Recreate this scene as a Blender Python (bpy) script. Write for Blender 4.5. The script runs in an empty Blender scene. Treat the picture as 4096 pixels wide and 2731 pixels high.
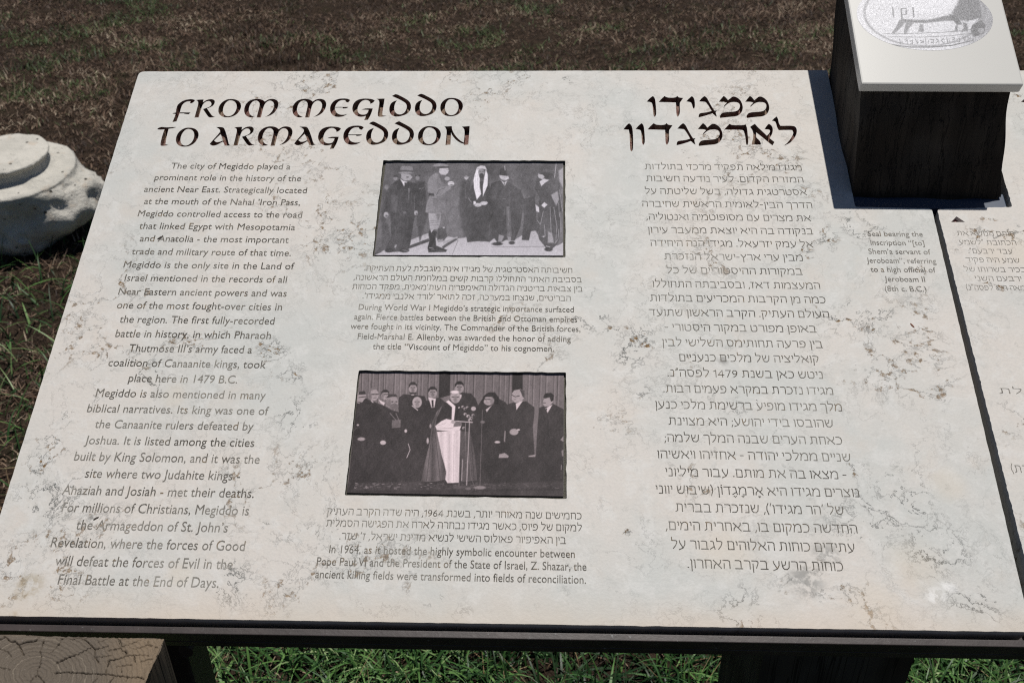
import bpy, bmesh, math, random
import numpy as np
from mathutils import Vector, Matrix
random.seed(7); rng = np.random.default_rng(7)
S = bpy.context.scene
COL = S.collection

# ------------------------------------------------------------------ camera
FPX, CX, CY = 4100.0, 2048.0, 1365.5            # focal length and centre of a 4096 px wide frame
def nrm(a): a = np.array(a, float); return a / np.linalg.norm(a)
v_c = nrm((223, -6546, FPX))
u_c = np.array((1, .0067, -.029)); u_c = nrm(u_c - v_c * (u_c @ v_c))
n_c = np.cross(u_c, v_c)
TILT = math.radians(24)
u_w = np.array((1., 0, 0)); v_w = np.array((0, math.cos(TILT), math.sin(TILT))); n_w = np.array((0, -math.sin(TILT), math.cos(TILT)))
RM = np.outer(u_w, u_c) + np.outer(v_w, v_c) + np.outer(n_w, n_c)      # camera axes -> world
SLAB0 = np.array((0, 0, .80)); Z0 = .785
CAMP = SLAB0 - RM @ (Z0 * np.array(((2048 - CX) / FPX, (2490 - CY) / FPX, 1)))
cd = bpy.data.cameras.new('camera'); cam = bpy.data.objects.new('camera', cd); COL.objects.link(cam)
cd.sensor_width = 36; cd.lens = FPX / 4096 * 36; cd.clip_start = .02; cd.clip_end = 2000
MW = np.eye(4); MW[:3, 0] = RM @ (1, 0, 0); MW[:3, 1] = RM @ (0, -1, 0); MW[:3, 2] = RM @ (0, 0, -1); MW[:3, 3] = CAMP
cam.matrix_world = Matrix(MW.tolist()); S.camera = cam
cd.dof.use_dof = True; cd.dof.focus_distance = .94; cd.dof.aperture_fstop = 16

def ray(x, y): return RM @ np.array(((x - CX) / FPX, (y - CY) / FPX, 1))
def hit(x, y, p, n):
    d = ray(x, y); return CAMP + d * (((np.array(p) - CAMP) @ np.array(n)) / (d @ np.array(n)))
def at_z(x, y, z): return hit(x, y, (0, 0, z), (0, 0, 1))
def at_y(x, y, yy): return hit(x, y, (0, yy, 0), (0, 1, 0))
def uv(x, y, h=0.):                                 # image point -> slab coordinates (metres)
    q = hit(x, y, SLAB0 + n_w * h, n_w) - SLAB0; return (q @ u_w, q @ v_w)
def px(u, v, h=0.):                                 # slab coordinates -> image point (arrays)
    P = SLAB0[None] + np.outer(np.ravel(u), u_w) + np.outer(np.ravel(v), v_w) + h * n_w[None] - CAMP[None]
    c = P @ RM; return CX + FPX * c[:, 0] / c[:, 2], CY + FPX * c[:, 1] / c[:, 2]

# ------------------------------------------------------------------ world, sun, exposure
SUN_C = None
Wd = bpy.data.worlds.new('World'); S.world = Wd; Wd.use_nodes = True
nt = Wd.node_tree; bg = nt.nodes['Background']; sky = nt.nodes.new('ShaderNodeTexSky'); sky.sky_type = 'NISHITA'; sky.sun_disc = False
LEAN = .012                                         # the post leans back a little
C_cap = at_y(3434, 368, hit(3413, 780, SLAB0, n_w)[1] + LEAN - .004); _d = C_cap - hit(3335, 812, SLAB0, n_w)   # tile corner and the tip of its shadow
SUN_EL, SUN_AZ = math.atan2(_d[2], math.hypot(_d[0], _d[1])), math.atan2(_d[0], _d[1]); print('SUN', math.degrees(SUN_EL), math.degrees(SUN_AZ))
sdir = Vector((math.sin(SUN_AZ) * math.cos(SUN_EL), math.cos(SUN_AZ) * math.cos(SUN_EL), math.sin(SUN_EL)))
sky.sun_elevation = SUN_EL; sky.sun_rotation = SUN_AZ; sky.air_density = .6; sky.dust_density = .3
nt.links.new(sky.outputs[0], bg.inputs[0]); bg.inputs[1].default_value = .06
sl = bpy.data.lights.new('sun', 'SUN'); sl.energy = 5; sl.angle = math.radians(.53); sl.color = (1, .965, .91)
so = bpy.data.objects.new('sun', sl); COL.objects.link(so); so.rotation_euler = (-sdir).to_track_quat('-Z', 'Y').to_euler(); so.location = (0, 0, 5)
S.view_settings.view_transform = 'Standard'; S.view_settings.look = 'None'; S.view_settings.gamma = 1
S.view_settings.use_curve_mapping = False; S.view_settings.exposure = -0.45
S.cycles.use_denoising = False; S.cycles.filter_width = 1.15

# ------------------------------------------------------------------ helpers
def tag(o, label=None, cat=None, group=None, kind=None):
    for k, x in (('label', label), ('category', cat), ('group', group), ('kind', kind)):
        if x: o[k] = x
    return o
def empty(name, loc, label, cat, group=None, rot=None):
    o = bpy.data.objects.new(name, None); COL.objects.link(o); o.location = loc; o.empty_display_size = .05
    if rot: o.rotation_euler = rot
    return tag(o, label, cat, group)
def obj(name, me, mat=None, parent=None):
    if isinstance(me, bmesh.types.BMesh):
        bm = me; me = bpy.data.meshes.new(name); bm.to_mesh(me); bm.free()
    o = bpy.data.objects.new(name, me); COL.objects.link(o)
    if mat is not None:
        me.materials.clear(); me.materials.append(mat)
    if parent is not None: o.parent = parent
    return o
def mesh_from(name, verts, faces, smooth=False):
    me = bpy.data.meshes.new(name); me.from_pydata([tuple(map(float, p)) for p in verts], [], faces); me.update()
    if smooth: me.shade_smooth()
    return me
def hexa(name, p8, mat, parent=None, bevel=0., subd=0):
    """box from 8 corners: bottom ring 0..3, top ring 4..7"""
    bm = bmesh.new(); vs = [bm.verts.new(tuple(map(float, p))) for p in p8]
    for f in ((3, 2, 1, 0), (4, 5, 6, 7), (0, 1, 5, 4), (1, 2, 6, 5), (2, 3, 7, 6), (3, 0, 4, 7)): bm.faces.new([vs[i] for i in f])
    bmesh.ops.recalc_face_normals(bm, faces=bm.faces)
    if bevel: bmesh.ops.bevel(bm, geom=list(bm.edges), offset=bevel, segments=2, affect='EDGES', profile=.6)
    return obj(name, bm, mat, parent)
def rbox(name, x0, x1, y0, y1, z0, z1, mat, parent=None, bevel=0.):
    return hexa(name, [(x0, y0, z0), (x1, y0, z0), (x1, y1, z0), (x0, y1, z0), (x0, y0, z1), (x1, y0, z1), (x1, y1, z1), (x0, y1, z1)], mat, parent, bevel)

# ---- node helpers
class NT:
    def __init__(s, name):
        s.m = bpy.data.materials.new(name); s.m.use_nodes = True; s.t = s.m.node_tree; s.b = s.t.nodes['Principled BSDF']
    def n(s, typ, **kw):
        x = s.t.nodes.new(typ)
        for k, val in kw.items(): setattr(x, k, val)
        return x
    def l(s, a, b): s.t.links.new(a, b)
    def put(s, sock, val):
        if hasattr(val, 'is_output') or isinstance(val, bpy.types.NodeSocket): s.l(val, sock)
        else: sock.default_value = val
    def math(s, op, a, b=0., c=0., clamp=False):
        x = s.n('ShaderNodeMath', operation=op, use_clamp=clamp)
        for i, q in enumerate((a, b, c)): s.put(x.inputs[i], q)
        return x.outputs[0]
    def noise(s, vec, scale, detail=3, rough=.5, dist=0.):
        x = s.n('ShaderNodeTexNoise'); s.put(x.inputs['Vector'], vec); x.inputs['Scale'].default_value = scale
        x.inputs['Detail'].default_value = detail; x.inputs['Roughness'].default_value = rough; x.inputs['Distortion'].default_value = dist
        return x.outputs[0], x.outputs[1]
    def sstep(s, val, a, b):
        x = s.n('ShaderNodeMapRange', interpolation_type='SMOOTHSTEP'); s.put(x.inputs[0], val)
        x.inputs[1].default_value = a; x.inputs[2].default_value = b; return x.outputs[0]
    def mix(s, f, a, b, mode='MIX'):
        x = s.n('ShaderNodeMix', data_type='RGBA', blend_type=mode); s.put(x.inputs[0], f)
        for i, q in ((6, a), (7, b)): s.put(x.inputs[i], (*q, 1) if isinstance(q, tuple) and len(q) == 3 else q)
        return x.outputs[2]
    def vadd(s, a, b, scale=1.):
        m = s.n('ShaderNodeVectorMath', operation='MULTIPLY_ADD'); s.put(m.inputs[0], b); m.inputs[1].default_value = (scale,) * 3; s.put(m.inputs[2], a)
        return m.outputs[0]
    def obj(s): return s.n('ShaderNodeTexCoord').outputs['Object']
    def bump(s, h, strength, dist):
        x = s.n('ShaderNodeBump'); x.inputs['Strength'].default_value = strength; x.inputs['Distance'].default_value = dist
        s.l(h, x.inputs['Height']); s.l(x.outputs[0], s.b.inputs['Normal'])
    def set(s, rough=None, spec=None, metal=None, color=None):
        for k, val in (('Roughness', rough), ('Specular IOR Level', spec), ('Metallic', metal)):
            if val is not None: s.put(s.b.inputs[k], val)
        if color is not None: s.put(s.b.inputs['Base Color'], (*color, 1) if isinstance(color, tuple) else color)
        return s.m

# ------------------------------------------------------------------ materials
def stone_mat(name, blobs, brown=1., seed=0., edge=True):
    k = NT(name); P0 = k.obj()
    P = k.vadd(P0, (seed, seed * .7, seed * .3), 1.) if seed else P0
    _, w1 = k.noise(P, 7, 3); _, w2 = k.noise(P, 45, 3)
    Q = k.vadd(k.vadd(P, w1, .05), w2, .009)
    # clouds
    c1, _ = k.noise(Q, 5.5, 4, .6); c2, _ = k.noise(P, 17, 5, .6); c3, _ = k.noise(Q, 60, 4, .7); c4, _ = k.noise(P, 420, 2, .6)
    col = k.mix(k.sstep(c1, .38, .62), (.555, .56, .535), (.635, .595, .55))
    col = k.mix(k.math('MULTIPLY', k.sstep(c2, .52, .72), .4), col, (.62, .545, .475))
    col = k.mix(k.math('MULTIPLY', k.sstep(c3, .48, .66), .45), col, (.69, .68, .655))
    c5, _ = k.noise(Q, 95, 5, .7); col = k.mix(k.math('MULTIPLY', k.sstep(c5, .55, .68), .30), col, (.42, .415, .39))
    col = k.mix(k.math('MULTIPLY', k.sstep(c4, .35, .7), .22), col, (.47, .46, .44))
    # cluster mask: noise plus the places where the photographed slab is busiest
    m1, _ = k.noise(P, 6.5, 2, .5)
    clus = k.math('MULTIPLY', k.sstep(m1, .46, .66), .5)
    sep = k.n('ShaderNodeSeparateXYZ'); k.l(k.vadd(P0, w2, .012), sep.inputs[0])
    acc = None; special = {}
    for (bx, by, br, kind) in blobs:
        dx = k.math('SUBTRACT', sep.outputs[0], bx + .006); dy = k.math('SUBTRACT', sep.outputs[1], by + .006)
        d = k.math('SQRT', k.math('ADD', k.math('MULTIPLY', dx, dx), k.math('MULTIPLY', dy, dy)))
        mk = k.sstep(d, br, br * .25)
        special[kind] = mk if kind not in special else k.math('MAXIMUM', special[kind], mk)
    bb = special.get('b', 0.)
    clus = k.math('MAXIMUM', clus, k.math('MAXIMUM', k.math('MULTIPLY', bb, .9), special.get('v', 0.)))
    # squiggly hair veins: iso lines of very rough noise
    def vein(scale, off, w, det=10, rg=.66):
        nn, _ = k.noise(k.vadd(Q, (off, off * 1.7, off * .3), 1.), scale, det, rg)
        a = k.math('ABSOLUTE', k.math('SUBTRACT', nn, .5)); return k.sstep(a, w, w * .15), a
    l1, a1 = vein(9, 3.1, .0056); l2, a2 = vein(15, 9.4, .0052); l3, a3 = vein(34, 5.2, .012)
    m2, _ = k.noise(P, 11, 3, .55); thin = k.sstep(m2, .42, .58)
    veins = k.math('MAXIMUM', k.math('MULTIPLY', l1, k.math('MAXIMUM', clus, .10)), k.math('MULTIPLY', k.math('MULTIPLY', l2, thin), k.math('MAXIMUM', clus, .22)))
    m3, _ = k.noise(P, 28, 3, .6)
    veins = k.math('MAXIMUM', veins, k.math('MULTIPLY', k.math('MULTIPLY', l3, k.sstep(m3, .52, .64)), k.math('MULTIPLY', clus, .5)))
    halo = k.math('MULTIPLY', k.sstep(a1, .03, .002), clus)
    col = k.mix(k.math('MULTIPLY', halo, .16), col, (.46, .455, .44))
    col = k.mix(k.math('MULTIPLY', veins, .95), col, (.10, .105, .10))
    # rusty pits close to the veins
    p1, _ = k.noise(P, 130, 4, .65); p2, _ = k.noise(P, 330, 3, .7)
    near = k.sstep(a1, .022, .006)
    pit = k.math('MULTIPLY', k.math('MULTIPLY', k.sstep(p1, .535, .60), near), k.math('MULTIPLY', k.math('ADD', k.math('MULTIPLY', bb, 1.35), k.math('MULTIPLY', k.sstep(m1, .52, .62), .75)), brown, clamp=True))
    pcol = k.mix(k.sstep(p2, .4, .6), (.12, .07, .028), (.27, .165, .07))
    col = k.mix(pit, col, pcol)
    pit2 = k.math('MULTIPLY', k.sstep(p2, .715, .76), .5)
    col = k.mix(pit2, col, (.22, .19, .16))
    if 'g' in special: col = k.mix(k.math('MULTIPLY', k.math('MULTIPLY', special['g'], k.sstep(p1, .40, .58)), .8), col, (.27, .265, .25))
    if 'w' in special: col = k.mix(k.math('MULTIPLY', k.math('MULTIPLY', special['w'], k.sstep(c3, .42, .52)), .8), col, (.80, .79, .77))
    if 't' in special: col = k.mix(k.math('MULTIPLY', k.math('MULTIPLY', special['t'], k.sstep(p1, .38, .6)), .8), col, (.40, .34, .25))
    if 'y' in special: col = k.mix(k.math('MULTIPLY', special['y'], .18), col, (.66, .53, .36))
    if edge:   # dirt that collects along the lower edge
        ed = k.sstep(k.math('ADD', sep.outputs[1], k.math('MULTIPLY', c2, .03)), .052, .012)
        col = k.mix(k.math('MULTIPLY', ed, .5), col, (.60, .49, .38))
    hgt = k.math('ADD', k.math('MULTIPLY', c4, .35), k.math('MULTIPLY', k.math('ADD', veins, pit), -1.2))
    hgt = k.math('ADD', hgt, k.math('MULTIPLY', c3, .8))
    k.bump(hgt, .35, .0012)
    return k.set(rough=.62, spec=.35, color=col)

def paint_mat():      # weathered red-brown paint in the big letters
    k = NT('letter_paint'); P = k.obj(); a, _ = k.noise(P, 260, 4, .7); b, _ = k.noise(P, 70, 3, .6); c, _ = k.noise(P, 700, 2, .6)
    col = k.mix(k.sstep(b, .4, .6), (.19, .085, .07), (.25, .175, .125))
    col = k.mix(k.math('MULTIPLY', k.sstep(a, .53, .68), .75), col, (.42, .36, .30))
    col = k.mix(k.math('MULTIPLY', k.sstep(a, .42, .33), .8), col, (.06, .03, .024))
    k.bump(k.math('ADD', a, k.math('MULTIPLY', c, .4)), 1., .003)
    return k.set(rough=.45, spec=.5, color=col)
def ink_mat(name, dark, light, wear):
    k = NT(name); P = k.obj(); a, _ = k.noise(P, 22, 3, .6); b, _ = k.noise(P, 300, 3, .7); c, _ = k.noise(P, 75, 3, .6)
    col = k.mix(k.sstep(a, .38, .62), dark, light); a2, _ = k.noise(P, 9, 2); col = k.mix(k.math('MULTIPLY', k.sstep(a2, .50, .66), .45), col, (.36, .345, .31))
    col = k.mix(k.math('MULTIPLY', k.sstep(b, .52, .66), wear), col, (.46, .44, .40))
    col = k.mix(k.math('MULTIPLY', k.sstep(c, .58, .68), .6), col, (.21, .14, .07))
    return k.set(rough=.8, spec=.15, color=col)
def metal_mat():
    k = NT('frame_paint'); P = k.obj(); a, _ = k.noise(P, 30, 4, .6); b, _ = k.noise(P, 240, 4, .7)
    col = k.mix(k.sstep(a, .35, .7), (.034, .026, .025), (.056, .043, .041))
    col = k.mix(k.math('MULTIPLY', k.sstep(b, .64, .72), .5), col, (.34, .36, .36))
    k.bump(b, .25, .0006); return k.set(rough=.46, spec=.45, color=col)
def wood_mat(name, c0, c1, axis='z'):
    k = NT(name); P = k.obj(); mp = k.n('ShaderNodeMapping'); k.l(P, mp.inputs[0])
    mp.inputs['Scale'].default_value = (60, 60, 3)
    a, _ = k.noise(mp.outputs[0], 1.3, 5, .65); b, _ = k.noise(P, 9, 3); c, _ = k.noise(P, 400, 2)
    mp2 = k.n('ShaderNodeMapping'); k.l(P, mp2.inputs[0]); mp2.inputs['Scale'].default_value = (110, 110, 2.2)
    cr, _ = k.noise(mp2.outputs[0], 1., 3, .6); crack = k.sstep(k.math('ABSOLUTE', k.math('SUBTRACT', cr, .5)), .018, .004)
    col = k.mix(k.sstep(a, .35, .65), c0, c1); col = k.mix(k.math('MULTIPLY', k.sstep(b, .4, .7), .4), col, (.10, .095, .085))
    col = k.mix(k.math('MULTIPLY', crack, .85), col, (.012, .010, .008))
    k.bump(k.math('ADD', a, k.math('MULTIPLY', crack, -1.5)), .7, .002); return k.set(rough=.8, spec=.2, color=col)
def attr_mat(name, rough, spec, metal=0., grain=.0, gscale=900, bumpd=.0002, bs=.3):
    k = NT(name); at = k.n('ShaderNodeAttribute', attribute_name='tone'); P = k.obj()
    col = at.outputs['Color']; a, _ = k.noise(P, gscale, 2, .7)
    if grain:
        col = k.mix(k.math('MULTIPLY', k.sstep(a, .60, .74), grain), col, (.45, .44, .45)); col = k.mix(k.math('MULTIPLY', k.sstep(a, .42, .28), grain), col, (.03, .026, .028))
    k.bump(a, bs, bumpd); return k.set(rough=rough, spec=spec, metal=metal, color=col)

# ------------------------------------------------------------------ ground
def ground_mat():
    k = NT('ground_soil'); P = k.obj(); a, _ = k.noise(P, 1.6, 4, .6); b, _ = k.noise(P, 40, 5, .7); c, _ = k.noise(P, 150, 4, .7); d, _ = k.noise(P, 6, 4, .6)
    col = k.mix(k.sstep(b, .35, .65), (.032, .022, .016), (.085, .058, .040))
    col = k.mix(k.math('MULTIPLY', k.sstep(c, .56, .7), .7), col, (.13, .095, .066))
    col = k.mix(k.math('MULTIPLY', k.sstep(d, .52, .7), .35), col, (.035, .045, .018))
    k.bump(k.math('ADD', b, c), 1., .02); return k.set(rough=.95, spec=.1, color=col)
def gz(x, y): return .012 * np.sin(x * 2.1 + 1) * np.cos(y * 1.7) + .006 * np.sin(x * 7 + y * 5)
def build_ground():
    xs = np.concatenate([[-400, -120, -40, -15, -7], np.linspace(-4, 4.6, 110), [8, 16, 45, 130, 400]])
    ys = np.concatenate([[-60, -20, -7, -3], np.linspace(-1.5, 6.5, 100), [9, 14, 30, 80, 250, 900]])
    X, Y = np.meshgrid(xs, ys); Zg = gz(X, Y) * ((np.abs(X) < 5) & (np.abs(Y) < 7)); Zg += rng.normal(0, .004, X.shape) * ((np.abs(X) < 5) & (np.abs(Y) < 7))
    v = np.stack([X, Y, Zg], -1).reshape(-1, 3); nx = len(xs); ny = len(ys)
    f = [(j * nx + i, j * nx + i + 1, (j + 1) * nx + i + 1, (j + 1) * nx + i) for j in range(ny - 1) for i in range(nx - 1)]
    o = obj('ground', mesh_from('ground', v, f, True), ground_mat()); tag(o, 'dark brown soil under dry and green grass', None, None, 'structure')
build_ground()
def blade_mat(name, cols, rough=.6):
    k = NT(name); at = k.n('ShaderNodeAttribute', attribute_name='rnd'); r = k.n('ShaderNodeValToRGB'); k.l(at.outputs['Fac'], r.inputs[0])
    e = r.color_ramp.elements; e[0].color = (*cols[0], 1); e[-1].color = (*cols[-1], 1)
    for i, c in enumerate(cols[1:-1]): q = e.new((i + 1) / (len(cols) - 1)); q.color = (*c, 1)
    k.set(rough=rough, spec=.3, color=r.outputs[0]); return k.m
def blades(name, mat, pos, length, width, up, label, segs=3, curl=.6):
    """many thin curved blades in one mesh; up = 0 lying .. 1 standing"""
    N = len(pos); az = rng.uniform(0, 2 * np.pi, N); wz = az + np.pi / 2 + rng.normal(0, .3, N)
    el = np.arctan2(up, 1 - up + 1e-3) * rng.uniform(.6, 1.15, N); cr = curl * rng.uniform(.2, 1.3, N)
    t = np.linspace(0, 1, segs + 1); V = np.zeros((N, (segs + 1) * 2, 3))
    p = np.zeros((N, 3)); p[:, :2] = pos; p[:, 2] = gz(pos[:, 0], pos[:, 1]) - .002 + rng.uniform(0, .012, N) * (1 - up)
    for s in range(segs + 1):
        w = width * (1 - t[s] ** 1.7 * .92) * .5
        V[:, 2 * s, :] = p + np.stack([np.cos(wz) * w, np.sin(wz) * w, 0 * w], -1); V[:, 2 * s + 1, :] = p - np.stack([np.cos(wz) * w, np.sin(wz) * w, 0 * w], -1)
        e = el - cr * t[s] * 1.2; L = length / segs
        p = p + np.stack([np.cos(az) * np.cos(e) * L, np.sin(az) * np.cos(e) * L, np.sin(e) * L], -1)
        p[:, 2] = np.maximum(p[:, 2], .002)
    M = (segs + 1) * 2; F = []
    base = np.arange(N)[:, None] * M
    for s in range(segs): F.append(base + np.array([[2 * s, 2 * s + 1, 2 * s + 3, 2 * s + 2]]))
    F = np.concatenate(F, 0); me = bpy.data.meshes.new(name); V = V.reshape(-1, 3)
    me.vertices.add(len(V)); me.vertices.foreach_set('co', V.ravel()); me.loops.add(F.size); me.loops.foreach_set('vertex_index', F.ravel())
    me.polygons.add(len(F)); me.polygons.foreach_set('loop_start', np.arange(len(F)) * 4); me.update(calc_edges=True)
    a = me.attributes.new('rnd', 'FLOAT', 'POINT'); rr = np.clip(rng.beta(.9, 1.7, N) + .14 * patchy(pos[:, 0], pos[:, 1], 14, 1), 0, 1); a.data.foreach_set('value', np.repeat(rr, M).astype(np.float32))
    o = obj(name, me, mat); tag(o, label, None, None, 'stuff'); return o
def scatter(n, x0, x1, y0, y1, dens=None):
    P = np.stack([rng.uniform(x0, x1, n), rng.uniform(y0, y1, n)], -1)
    if dens is not None: P = P[rng.uniform(0, 1, n) < dens(P[:, 0], P[:, 1])]
    return P
_ph = rng.uniform(0, 6.28, (10, 3)); _fr = rng.normal(0, 1, (10, 2))
def patchy(x, y, s, k=0):
    a = 0
    for i in range(10): a = a + np.sin(x * _fr[i, 0] * s + y * _fr[i, 1] * s + _ph[i, 0] + k)
    return a / 10 ** .5 / .7
g_front = lambda x, y: 1 / (1 + np.exp((y - 1.25 + .25 * np.sin(x * 3) + .8 * (x < -.6)) * 5))      # lush strip around the stand
g_left = lambda x, y: (x < -.35) * np.exp(-((y - 1.5) / .55) ** 2) * .25
thin_left = lambda x, y: 1 - .6 / (1 + np.exp((x + .55) * 14))
dry = blade_mat('dry_grass_blades', [(.034, .020, .014), (.090, .055, .037), (.175, .108, .072), (.24, .165, .11), (.50, .41, .30)])
grn = blade_mat('green_grass_blades', [(.012, .035, .010), (.036, .095, .026), (.080, .175, .045), (.14, .25, .075), (.32, .40, .20)], .45)
P = scatter(400000, -3.6, 4.2, .9, 6.2, lambda x, y: np.clip(.78 + .30 * patchy(x, y, 30, 3), .25, 1)); n = len(P)
blades('dry_grass', dry, P, rng.uniform(.010, .042, n) * (1 + .3 * patchy(P[:, 0], P[:, 1], 7, 4)), rng.uniform(.0012, .0042, n), np.clip(rng.normal(.42, .25, n), 0, .95), 'brown dead grass litter covering the ground behind the panel', 2, .8)
P = scatter(60000, -3.2, 3.2, -1.2, 1.1, lambda x, y: .5 + 0 * x); n = len(P)
blades('dry_grass_undergrowth', dry, P, rng.uniform(.015, .06, n), rng.uniform(.001, .003, n), np.clip(rng.normal(.3, .2, n), 0, .9), 'dead stalks lying between the green grass around the stand', 3, .8)
P = scatter(150000, -2.6, 2.2, .1, 2.4, lambda x, y: thin_left(x, y) * np.clip(g_front(x, y) + g_left(x, y), 0, 1) * (.55 + .45 * (patchy(x, y, 9, 2) > -.3))); n = len(P)
blades('green_grass', grn, P, rng.uniform(.03, .12, n), rng.uniform(.002, .0062, n), np.clip(rng.normal(.66, .2, n), .1, 1), 'lush green grass growing below and beside the stone panel', 4, 1.0)
P = scatter(30000, -2.2, 2.2, -1.2, .12); n = len(P)
blades('green_grass_front', grn, P, rng.uniform(.025, .09, n), rng.uniform(.002, .005, n), np.clip(rng.normal(.66, .2, n), .1, 1), 'green grass in front of the stone panel', 3, 1.0)
P = scatter(260000, -3.6, 4.2, 1.2, 6.2, lambda x, y: np.clip((patchy(x, y, 9, 5) - .45) * .9, 0, .6) * (1 + .7 * patchy(x, y, 22, 2)) + .03); n = len(P)
blades('green_tufts', blade_mat('tuft_blades', [(.025, .05, .014), (.06, .105, .03), (.10, .16, .05), (.17, .22, .09)], .5), P, rng.uniform(.015, .055, n), rng.uniform(.0015, .0035, n), np.clip(rng.normal(.6, .2, n), .1, 1), 'scattered green grass tufts among the dead grass behind', 3, 1.0)
P = scatter(1500, -1.6, 1.6, .2, 1.2); n = len(P)
blades('straw_stalks', blade_mat('straw', [(.26, .17, .09), (.36, .27, .15), (.42, .36, .22)]), P, rng.uniform(.03, .13, n), rng.uniform(.001, .002, n), np.clip(rng.normal(.45, .2, n), .1, 1), 'pale dry straw stalks in the green grass under the panel', 3, .4)

# ------------------------------------------------------------------ stone slabs
def q2(pts): return [uv(*p) for p in pts]
def roundc(pts, r, n=5):
    """round selected corners: pts = [(u,v,r?)...]"""
    out = []; N = len(pts)
    for i in range(N):
        p = np.array(pts[i][:2]); rr = r if len(pts[i]) < 3 else pts[i][2]
        if rr <= 0: out.append(tuple(p)); continue
        a = np.array(pts[i - 1][:2]) - p; b = np.array(pts[(i + 1) % N][:2]) - p; la = np.linalg.norm(a); lb = np.linalg.norm(b)
        a = p + a / la * min(rr, la * .4); b = p + b / lb * min(rr, lb * .4)
        for t in np.linspace(0, 1, n): out.append(tuple((1 - t) ** 2 * a + 2 * t * (1 - t) * p + t * t * b))
    return out
def rough_line(pts, amp, step):
    out = []
    for i in range(len(pts)):
        a = np.array(pts[i]); b = np.array(pts[(i + 1) % len(pts)]); L = np.linalg.norm(b - a); m = max(1, int(L / step))
        nn = np.array((-(b - a)[1], (b - a)[0])) / (L + 1e-9)
        for j in range(m):
            out.append(tuple(a + (b - a) * j / m + nn * (rng.normal(0, amp) if j else 0)))
    return out
def filled(name, loops, half, z):
    """2D curve with holes, filled and extruded to a real solid; returned as mesh"""
    c = bpy.data.curves.new(name, 'CURVE'); c.dimensions = '2D'; c.fill_mode = 'BOTH'; c.extrude = half
    for lp in loops:
        s = c.splines.new('POLY'); s.points.add(len(lp) - 1); s.use_cyclic_u = True
        s.points.foreach_set('co', np.array([(u, v, 0, 1) for u, v in lp], np.float32).ravel())
    o = bpy.data.objects.new(name, c); COL.objects.link(o); bpy.context.view_layer.update()
    me = bpy.data.meshes.new_from_object(o.evaluated_get(bpy.context.evaluated_depsgraph_get())); bpy.data.objects.remove(o); bpy.data.curves.remove(c)
    co = np.empty(len(me.vertices) * 3, np.float32); me.vertices.foreach_get('co', co); co = co.reshape(-1, 3); co[:, 2] += z; me.vertices.foreach_set('co', co.ravel()); me.update()
    me.name = name; return me

# --- big carved letters, outlines read in the photograph and laid on the slab plane
def A_(p): return (600 + p[0] / 3.36, 340 + p[1] / 3.36)
def B_(p): return (1200 + p[0] / 3.36, 340 + p[1] / 3.36)
def C_(p): return (2450 + p[0] / 2.94, 340 + p[1] / 2.94)
G = {}
G['F'] = (A_, [[(385,255),(440,215),(510,195),(570,192),(606,206),(592,228),(560,250),(536,248),(545,222),(505,222),(462,240),(430,275),(412,325),(402,370),(545,372),(522,396),(462,392),(458,384),(396,386),(376,440),(356,492),(300,502),(328,440),(343,392),(304,388),(308,380),(347,372),(352,330),(366,278)]])
G['R'] = (A_, [[(612,206),(650,200),(720,197),(712,236),(760,203),(815,191),(860,200),(875,228),(858,272),(815,302),(766,318),(800,368),(838,420),(876,430),(835,438),(793,440),(765,405),(712,326),(760,312),(808,292),(828,262),(820,235),(798,218),(760,222),(722,248),(700,285),(675,365),(655,438),(597,441),(625,345),(652,245),(640,215)]], (597,441), (876,430))
G['O'] = (A_, [[(1080,190),(1150,195),(1205,225),(1228,275),(1215,335),(1170,395),(1105,430),(1040,440),(970,430),(925,390),(915,335),(935,270),(985,220),(1035,196)], [(1085,208),(1130,218),(1160,250),(1168,300),(1150,360),(1110,405),(1060,425),(1015,418),(985,385),(978,335),(995,275),(1030,228),(1060,212)]], (915,335), (1228,275))
G['M'] = (A_, [[(1405,432),(1360,440),(1310,430),(1272,390),(1262,335),(1282,265),(1335,212),(1400,190),(1465,188),(1515,203),(1543,226),(1590,195),(1650,186),(1705,203),(1729,250),(1715,312),(1678,370),(1615,415),(1545,433),(1600,402),(1642,355),(1664,305),(1670,262),(1652,226),(1612,210),(1572,226),(1540,262),(1522,310),(1505,380),(1490,439),(1432,440),(1458,345),(1478,262),(1462,226),(1425,208),(1382,222),(1345,265),(1326,322),(1330,370),(1352,410)]], (1262,335), (1729,250))
G['E'] = (B_, [[(676,206),(648,238),(618,232),(608,208),(560,205),(515,225),(485,262),(470,298),(652,297),(630,316),(575,318),(572,307),(468,307),(474,345),(495,382),(540,402),(590,403),(637,394),(590,422),(530,434),(465,428),(420,392),(400,335),(412,268),(455,215),(515,188),(590,182),(645,188)]], (400,335), (676,206))
G['G'] = (B_, [[(1005,212),(985,240),(945,256),(942,228),(905,204),(860,205),(815,230),(780,285),(770,340),(785,382),(820,400),(860,402),(895,393),(912,368),(922,338),(888,336),(825,334),(880,315),(978,318),(965,365),(940,425),(912,470),(863,475),(886,418),(840,430),(790,430),(735,400),(705,350),(702,300),(725,240),(775,200),(850,184),(925,186),(980,195)]], (702,300), (1005,212))
G['I'] = (B_, [[(1025,190),(1060,187),(1137,185),(1128,250),(1112,340),(1105,405),(1120,415),(1165,415),(1130,426),(1075,432),(1048,425),(1044,390),(1056,310),(1068,240),(1060,205)]])
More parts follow.
